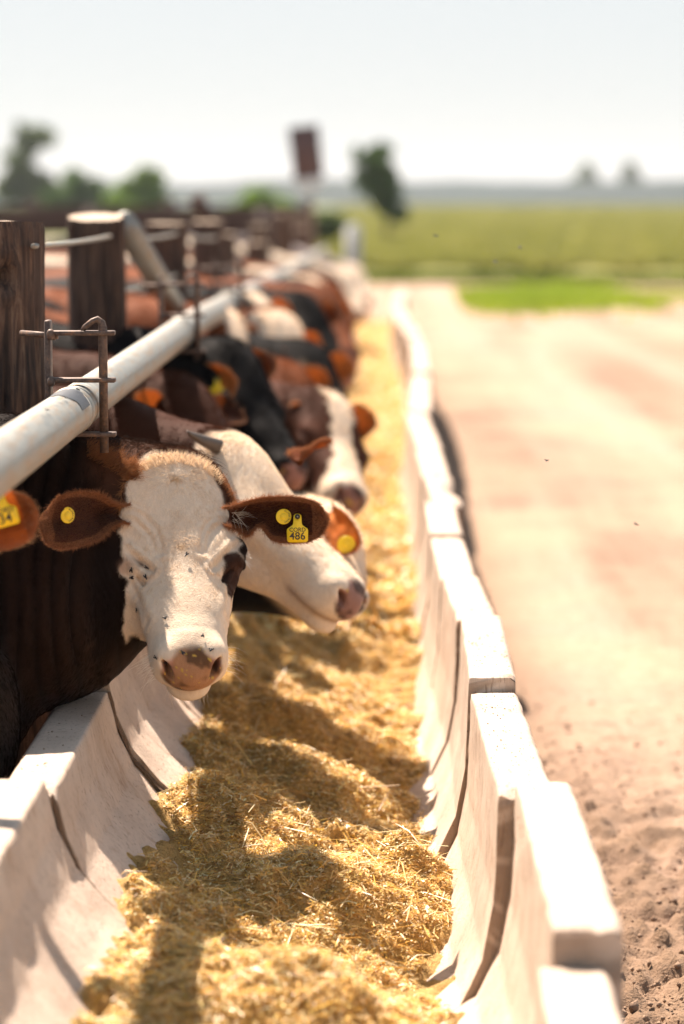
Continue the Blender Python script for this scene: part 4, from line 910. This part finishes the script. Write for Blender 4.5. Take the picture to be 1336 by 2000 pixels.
    col = mixc(col, WHITE * (1 + .05 * n1)[:, None], fm)
    if st_ == 'hero':
        for (a, b, w_, c) in ((0, -.135, .010, (.44, .26, .12)), (0, .022, .012, (.46, .28, .14))):      # hair whorls
            col = mixc(col, np.array(c), .9 * np.exp(-((x - a) ** 2 + (y - b) ** 2) / w_ ** 2) * (z > 0))
        col = mixc(col, np.array((.66, .47, .31)), .22 * sstep(-.1, .6, fbm(x * 14, y * 9, z * 14, s=12, o=3)) * fm)
        q = g('patch_side', 1)                              # brown patch below one eye
        pc = ((x * q - .098) / .030) ** 2 + ((y - .055) / .058) ** 2 + ((z + .005) / .05) ** 2; col = mixc(col, np.array((.055, .028, .020)), (1 - sstep(.85, 1.1, pc + ed * 18)) * (x * q > 0))
        for a_, b_ in (((-.116, -.002, .012), (-.100, .022, .022)), ((-.100, .022, .022), (-.078, .046, .030))):
            a_ = np.array(a_) * (q, 1, 1); b_ = np.array(b_) * (q, 1, 1); t_ = np.clip(((L - a_) @ (b_ - a_)) / ((b_ - a_) @ (b_ - a_)), 0, 1); dm = np.linalg.norm((L - a_ - t_[:, None] * (b_ - a_)) * (1, 1, .4), axis=1); col = mixc(col, np.array((.05, .028, .02)), .9 * np.exp(-(dm / .0045) ** 2))
        pc = ((x * q + .112) / .013) ** 2 + ((y - .006) / .012) ** 2 + ((z - .010) / .012) ** 2; col = mixc(col, np.array((.025, .014, .010)), 1 - sstep(.6, 1.4, pc + ed * 12))
        pc = ((x * q + .104) / .035) ** 2 + ((y - .028) / .030) ** 2 + ((z - .00) / .035) ** 2; col = mixc(col, np.array((.42, .24, .16)), .7 * (1 - sstep(.5, 1.3, pc + ed * 20)) * (x * q < 0))
    # nose leather
    nose = g('nose', PINK * .55); nm_ = sstep(.012, -.004, ((np.abs(x) / .053) ** 2 + ((z + .010) / .043) ** 2 - 1) * .04 + ed * .5) * sstep(.262, .280, y)
    blot = sstep(-.15, .35, fbm(x * 28, y * 28, z * 28, s=21, o=3)); nc = nose[None] * (1 - blot[:, None] * .66)
    rim = sstep(.030, .042, np.abs(x)) * sstep(-.02, .01, z); nc = mixc(nc, PINK * 1.05, rim * .75 * (1 - blot * .4)); col = mixc(col, nc, nm_) if st_ != 'none' or True else col
    lipm = np.exp(-((z + .069) / .009) ** 2) * sstep(.16, .2, y) * hm; col = mixc(col, nose * .7, lipm * .6)
    for q in (-1, 1):
        col = mixc(col, np.array((.02, .012, .010)), np.exp(-(((x - q * .044) / .007) ** 2 + ((z + .004) / .013) ** 2)) * sstep(.275, .29, y) * .9)  # nostril shade painted into the colour over the cut hollows
        col = mixc(col, np.array((.10, .055, .045)), np.exp(-(((x - q * .112) / .022) ** 2 + ((y - .010) / .030) ** 2 + ((z - .002) / .018) ** 2)) * .75)
    feed_bits = (vnoise(V[:, 0] * 260, V[:, 1] * 260, V[:, 2] * 260, s=33) > .72) * nm_; col = mixc(col, np.array((.62, .40, .08)), feed_bits * 1.0)
    thin = np.zeros(len(V)); wet = nm_.copy()
    if g('dirt'): col = mixc(col, np.array((.30, .20, .12)), .5 * sstep(.1, .6, fbm(V[:, 0] * 9, V[:, 1] * 9, V[:, 2] * 9, s=77, o=4)))
    allV, allQ, allC, allT, allW = [V], [Q], [col], [thin], [wet]; nv = len(V); ons = []; earV = []
    for e in g('ears', ()):
        ev, eq, inner, uu, vv, on = ear(H, *e['a'], **e.get('k', {})); ic = np.asarray(e.get('inner', (.26, .085, .040))); oc = np.asarray(e.get('outer', base)); c = np.where(inner[:, None] > 0, ic, oc)
        c = c * (.85 + .3 * vnoise(ev[:, 0] * 60, ev[:, 1] * 60, ev[:, 2] * 60, s=2))[:, None]
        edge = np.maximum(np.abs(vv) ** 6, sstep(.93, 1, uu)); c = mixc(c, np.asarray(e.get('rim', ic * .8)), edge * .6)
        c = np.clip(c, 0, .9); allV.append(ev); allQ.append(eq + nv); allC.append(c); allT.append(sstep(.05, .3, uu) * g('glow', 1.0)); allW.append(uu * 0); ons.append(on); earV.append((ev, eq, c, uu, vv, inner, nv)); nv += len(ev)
    AV, AQ, AC = np.concatenate(allV), np.concatenate(allQ), np.clip(np.concatenate(allC), 0, .92); root = empty('cow', (X0 - .5, Y0, 0)); tag(root, name_label, 'cow', 'cattle feeding along the trough')
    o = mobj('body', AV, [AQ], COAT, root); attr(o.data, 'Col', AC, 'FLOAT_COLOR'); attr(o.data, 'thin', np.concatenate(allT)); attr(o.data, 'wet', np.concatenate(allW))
    for i, q in enumerate((-1, 1)):
        if g('eyes', ('open', 'open'))[i] != 'none':
            mb = MB(); mb.ellipsoid(H.w((q * (.107 if hero and q < 0 else .101), .012, .004)), (.0195 * hs,) * 3, 14); mb.build('eye', EYE, root)
    AN = vnormals(AV, AQ)
    nh = g('fur', 0)
    if nh:
        yl, ol = H.M[1], H.o
        def dirf(P, Nn):
            l = H.loc(P); back = np.tile(H.M[1] * 1.0, (len(P), 1)); hmk = sstep(.03, -.03, np.maximum(np.abs(l[:, 0]) - .13, -l[:, 1] - .22))
            w1 = P - H.w((0, -.135, .06)); w2 = P - H.w((0, .022, .055)); d1 = np.linalg.norm(w1, axis=1)[:, None]; d2 = np.linalg.norm(w2, axis=1)[:, None]
            f = w1 / (d1 + .01) * np.exp(-(d1 / .085) ** 2) * 2 + w2 / (d2 + .01) * np.exp(-(d2 / .035) ** 2) * 1.5 + back * .45
            body_d = np.tile(np.array((-.5, -.1, -1.0)), (len(P), 1)); return f * hmk[:, None] + body_d * (1 - hmk[:, None])
        def lenf(P):
            l = H.loc(P); dt = np.maximum(0, 1 - np.linalg.norm(l - (0, -.19, .03), axis=1) / .11); muz = sstep(.10, .26, l[:, 1])
            return g('flen', .016) * (g('fface', 1.0) + 1.1 * dt - .35 * muz) * (1 - .75 * np.interp(l[:, 1], [.27, .29], [0, 1]))
        xm = g('fxmin', -1.3)
        hf = g('hfrac', .55)
        ofs = len(V)
        nse = AQ[:, 0] < ofs
        hair(root, AV, AQ[nse], AN, AC, dirf, lenf, int(nh * hf), lambda c: (np.abs(H.loc(c)[:, 0]) < .16) & (H.loc(c)[:, 1] > -.25) & (H.loc(c)[:, 1] < .272) & (H.loc(c)[:, 2] > -.13), rad=g('frad', .00035), seed=3, lift=g('flift', .42), wave=.18)
        hair(root, AV, AQ[nse], AN, AC * g('fbody', 1.0), dirf, lambda P: lenf(P) * 0 + g('flen', .016) * (1.1 + .6 * sstep(.95, 1.15, P[:, 2]) + (1.6 if hero else 0) * sstep(-.85, -.6, P[:, 0]) * sstep(.98, 1.06, P[:, 2])), int(nh * (1 - hf)), lambda c: (c[:, 0] > xm) & ~((np.abs(H.loc(c)[:, 0]) < .14) & (H.loc(c)[:, 1] > -.22)), rad=g('frad', .00035), seed=4, lift=.32)
        for (ev, eq, c, uu, vv, inner, off), e in zip(earV, g('ears')):
            bt = (np.asarray(e['a'][1]) - e['a'][0]); bt /= np.linalg.norm(bt); nmE = AN[off:off + len(ev)]
            uum, vvm = uu, vv
            ed_ = np.abs(vv) > .8
            cc = mixc(c, np.clip(np.asarray(e.get('furcol', (.50, .22, .10))), 0, 1), np.full(len(c), .45))
            fe = eq[(np.maximum(np.abs(vv[eq]).max(1), 0) > .82) | (uu[eq].max(1) > .9)]
            ctr = ev.mean(0)
            hair(root, ev, fe, nmE, cc, lambda P, Nn: (P - ctr) * 6 + bt * .4, lambda P: np.full(len(P), .013 * g('earfur', 1.0)), max(300, int(nh * .05)), lambda c_: np.ones(len(c_), bool), rad=g('frad', .00035), seed=6, lift=.3, wave=.2)
            hair(root, ev, eq, nmE, c * 1.15, lambda P, Nn: np.tile(bt, (len(P), 1)) - .3 * H.M[1], lambda P: np.full(len(P), .012), max(300, int(nh * .05)), lambda c_: np.ones(len(c_), bool), rad=g('frad', .00035), seed=7, lift=.3, wave=.3)
    return root, o, H, ons, (AV, AQ, AN)

def face(px0, px1, wd0, wd1, zh): return dict(poll=at(*px0, wd0), muz=at(*px1, wd1), zh=zh)
def E_(base, tip, nrm, **k):
    kk = {q: k.pop(q) for q in ('Wd', 'notch', 'droop', 'prof') if q in k}; return dict(a=(base, tip, nrm), k=kk, **k)

# ---- the nearest animal, white face turned to the camera
poll, muz = at(338, 924, 4.93), at(381, 1325, 4.57)
zh = np.array((.16, -1.0, .10))
s_ = dict(poll=poll, muz=muz, zh=zh, hs=.95, sx=1.07, X0=-1.0, Y0=4.68, yaw=.22, bs=.95, base=DARK * 1.15, face='hero', hero=True, fres=.0036, res=.0036, eyes=('open', 'closed'), patch_side=-1, fur=190000, flen=.012, fface=.62, hfrac=.6, flift=.25, fxmin=-1.25, curve=(.03, .02, .0), fbody=.5, glow=.4, nose=np.array((.44, .23, .12)),
    extra=[((-.60, 4.80, .77), (.13, .11, .17), None, .06), ((-.88, 4.76, .78), (.25, .22, .37), None, .08), ((-.68, 4.84, .84), (.16, .15, .26), None, .07), ((-.775, 4.44, .60), (.10, .28, .18), None, .06), ((-.66, 4.74, .78), (.12, .16, .18), None, .06), ((-.58, 4.88, .83), (.13, .10, .18), None, .06), ((-.62, 4.92, 1.02), (.17, .08, .08), None, .06), ((-.80, 4.78, 1.06), (.16, .10, .10), None, .07)])
H0 = Frame(poll, muz, zh, 1.0)
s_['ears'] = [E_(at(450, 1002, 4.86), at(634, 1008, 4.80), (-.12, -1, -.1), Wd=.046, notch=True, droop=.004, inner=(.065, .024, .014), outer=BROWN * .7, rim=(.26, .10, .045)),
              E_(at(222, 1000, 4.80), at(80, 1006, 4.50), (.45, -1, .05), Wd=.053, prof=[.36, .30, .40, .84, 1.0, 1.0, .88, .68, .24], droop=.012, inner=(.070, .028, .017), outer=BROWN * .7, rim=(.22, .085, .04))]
cow1, body1, Hh, ons1, (AV1, AQ1, AN1) = make_cow('dark brown steer with white face and yellow tag 486, looking at the camera', s_)
camv = np.array((0, 0, CAMZ))
bvh = BVHTree.FromPolygons([tuple(v) for v in AV1], [tuple(q) for q in AQ1])
def hit(px, py, lift=.0):
    d = Vector(at(px, py, 5) - camv).normalized(); loc, nn_, _, _ = bvh.ray_cast(Vector(camv), d)
    return None if loc is None else (np.array(loc - d * lift), np.array(nn_ if nn_.dot(d) < 0 else -nn_))
# flag tag and round tag in the ear on the right
c, d, up, nn = ons1[0](.70, .02); ez = camv - c; ez /= np.linalg.norm(ez); ey = np.array((.0, 0, 1.)) - ez * ez[2]; ey /= np.linalg.norm(ey); ex = np.cross(ey, ez)
c = hit(581, 1009, .010)[0]
plate_tag(cow1, c, ex, ey, ez, .0425, (('CORD', .27, -.62), ('486', .50, -.92)))
c = hit(554, 1009, .008)[0]; button_tag(cow1, c, ex, ey, ez, txt='0L398518263')
q_, d, up, nn = ons1[1](.58, -.1); c = hit(131, 1006, .009)[0]; e2 = np.array((.62, -.78, 0)); ex2 = np.cross(ey, e2); ex2 /= np.linalg.norm(ex2); button_tag(cow1, c, ex2, ey, e2, txt='0L398518263')
# lashes and whiskers
r_ = np.random.default_rng(4)
for q in (-1, 1):
    t = r_.uniform(-.018, .030, 46); roots = [Hh.w((q * .121, v, .016)) for v in t]; dirs = [(Hh.M[0] * q * (1.0 + r_.normal(0, .2)) + Hh.M[1] * (.75 + (v - .01) * 12 + r_.normal(0, .15)) + Hh.M[2] * r_.uniform(-.2, .5)) for v in t]
    strands(cow1, 'eyelashes', roots, dirs, .022, .00040, (.86, .80, .72), 5 + q, .3)
roots = [Hh.w((r_.uniform(.052, .072) * q, r_.uniform(.225, .285), r_.uniform(-.06, -.015))) for q in [1] * 34 + [-1] * 16]; dirs = [Hh.M[0] * (1 if i < 34 else -1) + Hh.M[1] * r_.uniform(-.2, .9) + Hh.M[2] * r_.uniform(-.3, .5) for i in range(50)]
strands(cow1, 'whiskers', roots, dirs, .045, .00045, (.9, .82, .7), 8, .25)
roots = [Hh.w((r_.uniform(-.04, .045), r_.uniform(.25, .29), -.105)) for _ in range(40)]; strands(cow1, 'whiskers', roots, [Hh.M[1] + Hh.M[2] * -.8 + Hh.M[0] * r_.normal(0, .5) for _ in range(40)], .028, .00030, (.85, .75, .6), 9, .2)
e0 = ons1[0]; roots = [e0(r_.uniform(.02, .12), r_.uniform(-.6, .3))[0] for _ in range(22)]; strands(cow1, 'ear_hair', roots, [np.array((.5 + r_.normal(0, .3), -.6, r_.uniform(-.5, .5))) for _ in range(22)], .040, .00045, (.80, .72, .6), 10, .1)

def edge_hair(pl_, n, L, col, dirf, sd, name, jit=10):
    rr = np.random.default_rng(sd); pl_ = np.array(pl_, float); roots = []; dirs = []
    for _ in range(n):
        t = rr.random() * (len(pl_) - 1.001); i = int(t); px, py = pl_[i] + (pl_[i + 1] - pl_[i]) * (t - i) + (0, rr.uniform(-8, jit))
        for k in range(12):
            h = hit(px, py + 3 * k)
            if h is not None: break
        if h is None: continue
        roots.append(h[0]); dirs.append(np.array(dirf(px, py)) + rr.normal(0, .28, 3))
    strands(cow1, name, roots, dirs, L, .00036, col, sd, .0, 5)
edge_hair([(168, 872), (205, 892), (240, 912), (262, 918)], 900, .030, (.30, .125, .05), lambda x, y: (.75, -.15, .55), 31, 'mane', 22)
edge_hair([(236, 990), (238, 950), (252, 925), (270, 908)], 500, .020, (.36, .16, .065), lambda x, y: (-.35, -.25, .35 if y < 940 else -.5), 32, 'mane', 16)
edge_hair([(262, 922), (300, 900), (345, 892), (395, 902), (430, 935)], 900, .013, (.80, .62, .42), lambda x, y: ((x - 345) / 90, -.3, .9), 33, 'forelock', 14)
edge_hair([(430, 935), (448, 965), (458, 990)], 260, .014, (.32, .14, .06), lambda x, y: (.8, -.2, .4), 34, 'forelock', 10)
# ---- second animal: white face in profile, brown neck, small horn
zc = np.array((.70, -.30, .70))
hz = dict(base=BROWN * .75, face='whole', fres=.007, res=.007, fur=60000, flen=.011, flift=.3, frad=.0004, hfrac=.6, nose=np.array((.33, .18, .14)), X0=-.98, Y0=5.95, eyes=('closed', 'closed'), curve=(.0, .0, .03), hs=.97)
hz.update(face((440, 878), (700, 1128), 5.62, 5.42, zc)); H2 = Frame(hz['poll'], hz['muz'], zc, .97)
hz['ears'] = [E_(H2.w((.09, -.10, -.05)), at(222, 858, 5.22), (-.2, -1, -.3), Wd=.045, droop=.0, inner=(.13, .04, .02), outer=RED),
              E_(at(585, 905, 5.78), at(622, 905, 5.86) + np.array((.02, 0, .0)) * 0 + np.array((.012, .03, .035)), (-.5, -.9, -.1), Wd=.042, droop=.0, inner=(.22, .07, .03), outer=RED)]
cow2, b2, H2, ons2, _ = make_cow('brown cow with white face in profile and small horn behind the tag 486 steer', hz)
mb = MB(); hb = at(392, 858, 5.50); mb.tube([hb + (.04, .02, -.02), hb, at(372, 848, 5.47), at(366, 842, 5.46)], [.018, .012, .006, .002], 14); mb.build('horn', HORN, cow2)
q_, d, up, nn = ons2[0](.62, .1); e2 = np.array((0, -1, 0.)); c = at(262, 872, P2(q_)[2] - .02); plate_tag(cow2, c, *[(lambda a: (a[0], a[1]))(rot2(np.array((1., 0, 0)), np.array((0, 0, 1.)), 70))][0], e2, .034, (), TAGR, False)

# ---- third: white face just beyond, ear lit through with a yellow tag
def follower(label, p0, p1, w0, w1, zc, base, face_s, ears=(), **k):
    a_, b_ = at(*p0, w0), at(*p1, w0); L_ = .48 * k.get('hs', 1); ip = np.linalg.norm(b_ - a_); w1 = w0 - (math.sqrt(L_ ** 2 - ip ** 2) if ip < L_ else .05)
    sp = dict(base=base, face=face_s, fres=k.pop('fres', .012), res=.012, X0=k.pop('X0', -.95), Y0=k.pop('Y0', w0 + .15), eyes=('open', 'open'), fur=k.pop('fur', 7000), flen=.022, frad=.0011, hfrac=.5, seed=k.get('seed', 1)); sp.update(face(p0, p1, w0, w1, zc)); sp.update(k)
    H = Frame(sp['poll'], sp['muz'], zc, sp.get('hs', 1)); es = []
    for e in ears:
        sd = e[0]; b = H.w((sd * .092, -.135, -.015)) if len(e) < 6 else np.array(e[5]); tip = at(*e[1]); tip = b + (tip - b) * min(1, .165 / np.linalg.norm(tip - b)) if len(e[1]) == 3 else H.w((sd * e[1][0], e[1][1], 0)); es.append(E_(b, tip, e[2], inner=e[3], outer=e[4], Wd=.055 if len(e) < 6 else .040, droop=.0))
    sp['ears'] = es; return make_cow(label, sp)
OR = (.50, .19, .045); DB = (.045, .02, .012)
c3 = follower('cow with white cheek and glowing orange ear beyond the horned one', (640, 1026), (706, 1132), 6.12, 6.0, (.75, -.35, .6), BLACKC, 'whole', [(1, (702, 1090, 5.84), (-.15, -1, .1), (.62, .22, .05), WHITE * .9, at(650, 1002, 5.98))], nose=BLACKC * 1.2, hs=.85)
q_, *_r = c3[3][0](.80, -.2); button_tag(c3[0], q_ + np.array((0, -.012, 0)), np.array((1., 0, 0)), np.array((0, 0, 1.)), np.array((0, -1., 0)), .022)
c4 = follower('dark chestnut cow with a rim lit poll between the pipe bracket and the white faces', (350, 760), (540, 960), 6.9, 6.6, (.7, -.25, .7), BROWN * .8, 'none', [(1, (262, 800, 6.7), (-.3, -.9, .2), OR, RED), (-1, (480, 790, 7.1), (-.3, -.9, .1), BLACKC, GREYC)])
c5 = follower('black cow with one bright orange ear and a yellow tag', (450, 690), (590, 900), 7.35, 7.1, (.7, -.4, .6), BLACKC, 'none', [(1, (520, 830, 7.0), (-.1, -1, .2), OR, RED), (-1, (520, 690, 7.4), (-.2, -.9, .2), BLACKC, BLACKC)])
q_, *_r = c5[3][0](.6, -.1); plate_tag(c5[0], q_ + np.array((0, -.015, .02)), np.array((1., 0, 0)), np.array((0, 0, 1.)), np.array((0, -1., 0)), .045, ())
c6 = follower('brown and white cow lowering its broad pale muzzle to the feed', (640, 790), (700, 945), 7.9, 7.35, (.55, -.75, .3), BROWN * .9, 'blaze', [(1, (565, 820, 7.8), (-.2, -1, 0), OR, WHITE), (-1, (720, 800, 7.9), (-.2, -1, 0), OR, RED)], X0=-1.0, nose=PINK * .5)
c7 = follower('white faced cow with grey muzzle and orange ears in mid row', (535, 625), (640, 775), 9.6, 9.3, (.55, -.7, .5), RED, 'whole', [(1, (470, 645, 9.5), (-.2, -1, 0), OR, RED), (-1, (690, 680, 9.4), (-.2, -1, 0), OR, RED)], nose=GREYC)
q_, *_r = c7[3][1](.5, -.1); plate_tag(c7[0], q_ + np.array((-.02, -.03, .02)), np.array((1., 0, 0)), np.array((0, 0, 1.)), np.array((0, -1., 0)), .05, ())
c8 = follower('black cow right of the grey browed white face', (590, 590), (690, 720), 11, 10.8, (.7, -.4, .5), BLACKC, 'none', [(-1, (655, 600, 11.1), (-.2, -1, 0), BLACKC, BLACKC), (1, (560, 610, 10.9), (-.2, -1, 0), BLACKC, BLACKC)], fres=.016)
c9 = follower('brown and white cow head just under the pipe in the row', (430, 620), (520, 760), 9.0, 8.8, (.6, -.5, .5), RED, 'blaze', [(1, (380, 660, 8.9), (-.2, -1, 0), OR, RED)], fres=.016)
c10 = follower('orange brown cow far along under the pipe rail', (560, 575), (640, 680), 12.4, 12.2, (.6, -.6, .5), RED * 1.2, 'none', [(1, (525, 590, 12.3), (-.2, -1, 0), OR, RED), (-1, (610, 570, 12.5), (-.2, -1, 0), OR, RED)], fres=.018, fur=3500)
c11 = follower('pale faced cow with an orange ear close to the feed, far down the row', (640, 600), (690, 700), 12.6, 12.4, (.5, -.7, .5), RED, 'whole', [(1, (600, 620, 12.5), (-.2, -1, 0), OR, RED), (-1, (685, 615, 12.5), (-.2, -1, 0), OR, RED)], fres=.018, fur=3500)
c12 = follower('speckled white and brown cow head beyond the black one', (605, 555), (668, 640), 15, 14.8, (.6, -.6, .5), WHITE * .7, 'whole', [(1, (575, 565, 15), (-.2, -1, 0), OR, RED)], fres=.02, fur=3000, spots=1.0)
c13 = follower('dark cow in the far row before the pale ones', (640, 545), (690, 620), 17.5, 17.3, (.6, -.6, .5), DARK, 'none', [(1, (615, 550, 17.5), (-.2, -1, 0), OR, RED)], fres=.02, fur=2500)
c14 = follower('pale cream cow head near the far end of the row', (670, 535), (712, 605), 20, 19.8, (.5, -.7, .5), WHITE * .8, 'whole', [(1, (645, 545, 20), (-.2, -1, 0), OR, WHITE)], fres=.02, fur=2500)
c15 = follower('grey white cow, last head one can make out in the row', (690, 525), (722, 580), 24.5, 24.3, (.5, -.7, .5), GREYC * 1.6, 'whole', [], fres=.022, fur=0)
c16 = follower('rust red cow pushing in between the black cow and the pale muzzle', (560, 730), (650, 880), 8.5, 8.2, (.6, -.6, .5), RED, 'none', [(1, (500, 745, 8.4), (-.2, -1, 0), OR, RED), (-1, (625, 720, 8.5), (-.2, -1, 0), OR, RED)], fres=.016)
c17 = follower('black cow below the orange eared white face', (600, 690), (680, 830), 8.95, 8.7, (.6, -.6, .5), BLACKC, 'none', [(1, (545, 705, 8.9), (-.2, -1, 0), BLACKC, BLACKC), (-1, (680, 700, 9), (-.2, -1, 0), OR, BLACKC)], fres=.016, dirt=1)
c18 = follower('dark cow with a pale speckled brow behind the middle of the row', (490, 590), (590, 720), 10.3, 10, (.6, -.6, .5), BLACKC, 'blaze', [(1, (445, 610, 10.2), (-.2, -1, 0), OR, RED), (-1, (560, 590, 10.3), (-.2, -1, 0), OR, RED)], fres=.018, fur=4000)
c19 = follower('rust cow with glowing ears between two dark cows far along', (625, 575), (690, 680), 11.8, 11.5, (.5, -.7, .5), RED, 'none', [(1, (585, 590, 11.7), (-.2, -1, 0), OR, RED), (-1, (680, 590, 11.8), (-.2, -1, 0), OR, RED)], fres=.018, fur=4000)
c20 = follower('dark brown cow far along before the speckled one', (590, 560), (660, 660), 13.8, 13.5, (.5, -.7, .5), DARK, 'none', [(1, (555, 570, 13.7), (-.2, -1, 0), OR, RED), (-1, (640, 570, 13.8), (-.2, -1, 0), OR, RED)], fres=.018, fur=3000)
c21 = follower('rust cow far along just past the speckled head', (625, 550), (680, 630), 16.2, 16, (.5, -.7, .5), RED, 'none', [(1, (600, 560, 16), (-.2, -1, 0), OR, RED), (-1, (665, 560, 16.2), (-.2, -1, 0), OR, RED)], fres=.02, fur=3000)
# ---- ear of the nearest neighbour at the left edge
pz = np.array((.25, -1, .05)); cN = dict(base=BROWN, face='none', fres=.012, res=.012, X0=-1.30, Y0=3.86, bs=.9, poll=np.array((-.90, 4.06, 1.10)), muz=np.array((-.98, 3.80, .66)), zh=pz, fur=9000, flen=.016, frad=.0005, hfrac=.8, fxmin=-1.3)
cN['ears'] = [E_(np.array((-.81, 4.08, 1.05)), at(76, 1002, 4.08), (.15, -1, .0), Wd=.054, droop=.006, inner=(.17, .060, .032), outer=BROWN, rim=(.6, .3, .16), furcol=(.7, .42, .22))]
cowN, _, HN, onsN, _ = make_cow('brown cow mostly out of frame at left, only its ear with tag 34 showing', cN)
e2 = np.array((.15, -.98, .12)); e2 /= np.linalg.norm(e2); exN, eyN = rot2(np.cross((0, 0, 1.), e2), np.cross(e2, np.cross((0, 0, 1.), e2)), 12); exN /= np.linalg.norm(exN)
exN = np.cross((0, 0, 1.), e2); exN /= np.linalg.norm(exN); eyN = np.cross(e2, exN); exN, eyN = rot2(exN, eyN, 14)
plate_tag(cowN, at(-2, 966, P2(onsN[0](.5, 0)[0])[2] - .02), exN, eyN, e2, .046, (('CORD', .27, -.62), ('34', .50, -.92)))
# ---- cattle standing in the pen behind the fence
def pen_cow(label, X, Y, yaw, base, s=1.0, spots=0, facing=1):
    d = np.array((math.cos(yaw), math.sin(yaw), 0)); p = np.array((X, Y, 0)) + d * .18 + (0, 0, 1.12 * s); m = p + d * .36 + (0, 0, -.34)
    return make_cow(label, dict(poll=p, muz=m, zh=d * .6 + (0, 0, .8), X0=X, Y0=Y, yaw=yaw, bs=s, base=base, face='whole' if spots else 'none', fres=.02, res=.02, fur=0, spots=spots, ears=[E_(p + np.cross((0, 0, 1.), d) * q * .09 + (0, 0, -.06), p + np.cross((0, 0, 1.), d) * q * .26 + (0, 0, -.08), -d + (0, 0, .2), Wd=.05, inner=OR, outer=base) for q in (-1, 1)]))
for a in (('white backed cow standing behind the knot hole post', -1.35, 7.9, 0.2, WHITE * .85, .93, .0), ('black cow standing in the pen between the first two posts', -2.3, 13.2, 2.9, BLACKC, 1.05, 0), ('brown cow standing behind the leaning brace pole', -1.9, 12.0, .15, BROWN * .9, .92, 0),
          ('black cow standing beyond the third post', -2.2, 17.5, 3.0, BLACKC, 1.08, 0), ('dark brown cow standing in front of the board fence', -2.1, 20.5, .1, DARK, 1.0, 0), ('red cow standing near the far end of the pen', -1.75, 23.0, 3.0, RED, .9, 0), ('black cow standing behind the second post', -3.6, 15.5, .3, BLACKC, 1.05, 0), ('dark cow standing left of the black ones in the pen', -3.2, 19, 2.8, DARK, 1.05, 0), ('dark brown cow deep in the pen before the boards', -4.6, 22, .2, DARK, 1.05, 0)):
    t = pen_cow(*a); t[0]['group'] = 'cattle standing in the pen'

# ---- flies
def fly_mesh():
    mb = MB(); mb.ellipsoid((0, 0, .0012), (.0033, .0014, .0013), 8); mb.ellipsoid((.0036, 0, .0013), (.0012, .0013, .0011), 6); mb.ellipsoid((-.002, 0, .0013), (.0026, .0015, .0012), 6)
    for q in (-1, 1):
        mb.add([(.001, q * .0008, .0026), (-.0065, q * .0012, .0022), (-.006, q * .0036, .0020), (-.002, q * .0030, .0026)], [(0, 1, 2, 3)])
        for k in (-.002, 0, .002): mb.add([(k - .0002, q * .001, .0010), (k + .0002, q * .001, .0010), (k + .0002, q * .0032, -.0003), (k - .0002, q * .0032, -.0003)], [(0, 1, 2, 3)])
    me = fast_mesh('fly', np.concatenate(mb.V), [np.concatenate(mb.F4), np.concatenate(mb.F3)]); me.materials.append(FLYM); return me
FLY = fly_mesh()
def fly(loc, nrm, ang, label, grp, s=1.0):
    z = Vector(nrm).normalized(); x = z.orthogonal().normalized(); x = Matrix.Rotation(ang, 3, z) @ x; y = z.cross(x); o = bpy.data.objects.new('fly', FLY); Mx = Matrix((x, y, z)).transposed() @ Matrix.Scale(s, 3); o.matrix_world = Matrix.Translation(Vector(loc)) @ Mx.to_4x4(); link(o); tag(o, label, 'fly', grp)
FL = ['black fly between the eyes of the tag 486 steer', 'black fly at the inner corner of the squinting eye, rightmost there', 'black fly just under the squinting eye', 'lower one of two black flies under the squinting eye', 'black fly on the fold below the squinting eye', 'black fly on the left cheek of the white face',
      'black fly in the middle of the white face, left of the nose bridge', 'black fly on the bridge above the nose', 'black fly at the top right edge of the nose', 'black fly at the top left edge of the nose', 'upper black fly on the lip left of the nose', 'lower black fly on the lip left of the nose']
for i, (px, py) in enumerate([(363, 1086), (290, 1107), (258, 1111), (258, 1128), (287, 1128), (271, 1191), (323, 1209), (395, 1243), (413, 1270), (356, 1275), (308, 1285), (319, 1296)]):
    d = Vector(at(px, py, 5) - camv).normalized(); loc, nn_, _, _ = bvh.ray_cast(Vector(camv), d)
    if loc is not None: fly(loc + nn_ * .0035, nn_ if nn_.dot(d) < 0 else -nn_, i * 1.9, FL[i], 'flies on the white face')
for px, py in ((161, 775), (144, 802), (108, 826)):
    # rail pipe surface towards the camera
    best = None
    for y in np.linspace(3.8, 5.0, 240):
        c = pipe_c(y); q = camv - c; q[1] = 0; q = np.array((q[0] * .35, 0, abs(q[2]) + .05)); q /= np.linalg.norm(q); u, v, _ = P2(c + q * .049); e = (u - px) ** 2 + (v - py) ** 2
        if best is None or e < best[0]: best = (e, c + q * .049, q)
    fly(best[1], best[2], px * .7, {161: 'dark fly on the pipe, on the black band', 144: 'dark fly on the pipe just below the black band', 108: 'dark fly on the pipe, leftmost of three'}[px], 'flies on the pipe')
for px, py, wd in ((1068, 900, 4.6), (1243, 1025, 4.3), (968, 512, 3.9), (1016, 485, 4.0), (850, 461, 4.0), (996, 1555, 4.5)):
    fly(at(px, py, wd), (.2, -.5, 1), px, {1068: 'tiny fly in the air over the middle of the road', 1243: 'tiny fly in the air over the road, rightmost', 968: 'tiny fly in the air before the field, middle one', 1016: 'tiny fly in the air before the field, rightmost one', 850: 'tiny fly in the air before the field, leftmost one', 996: 'tiny fly hovering over the far side of the trough'}[px], 'flies in the air', .9)
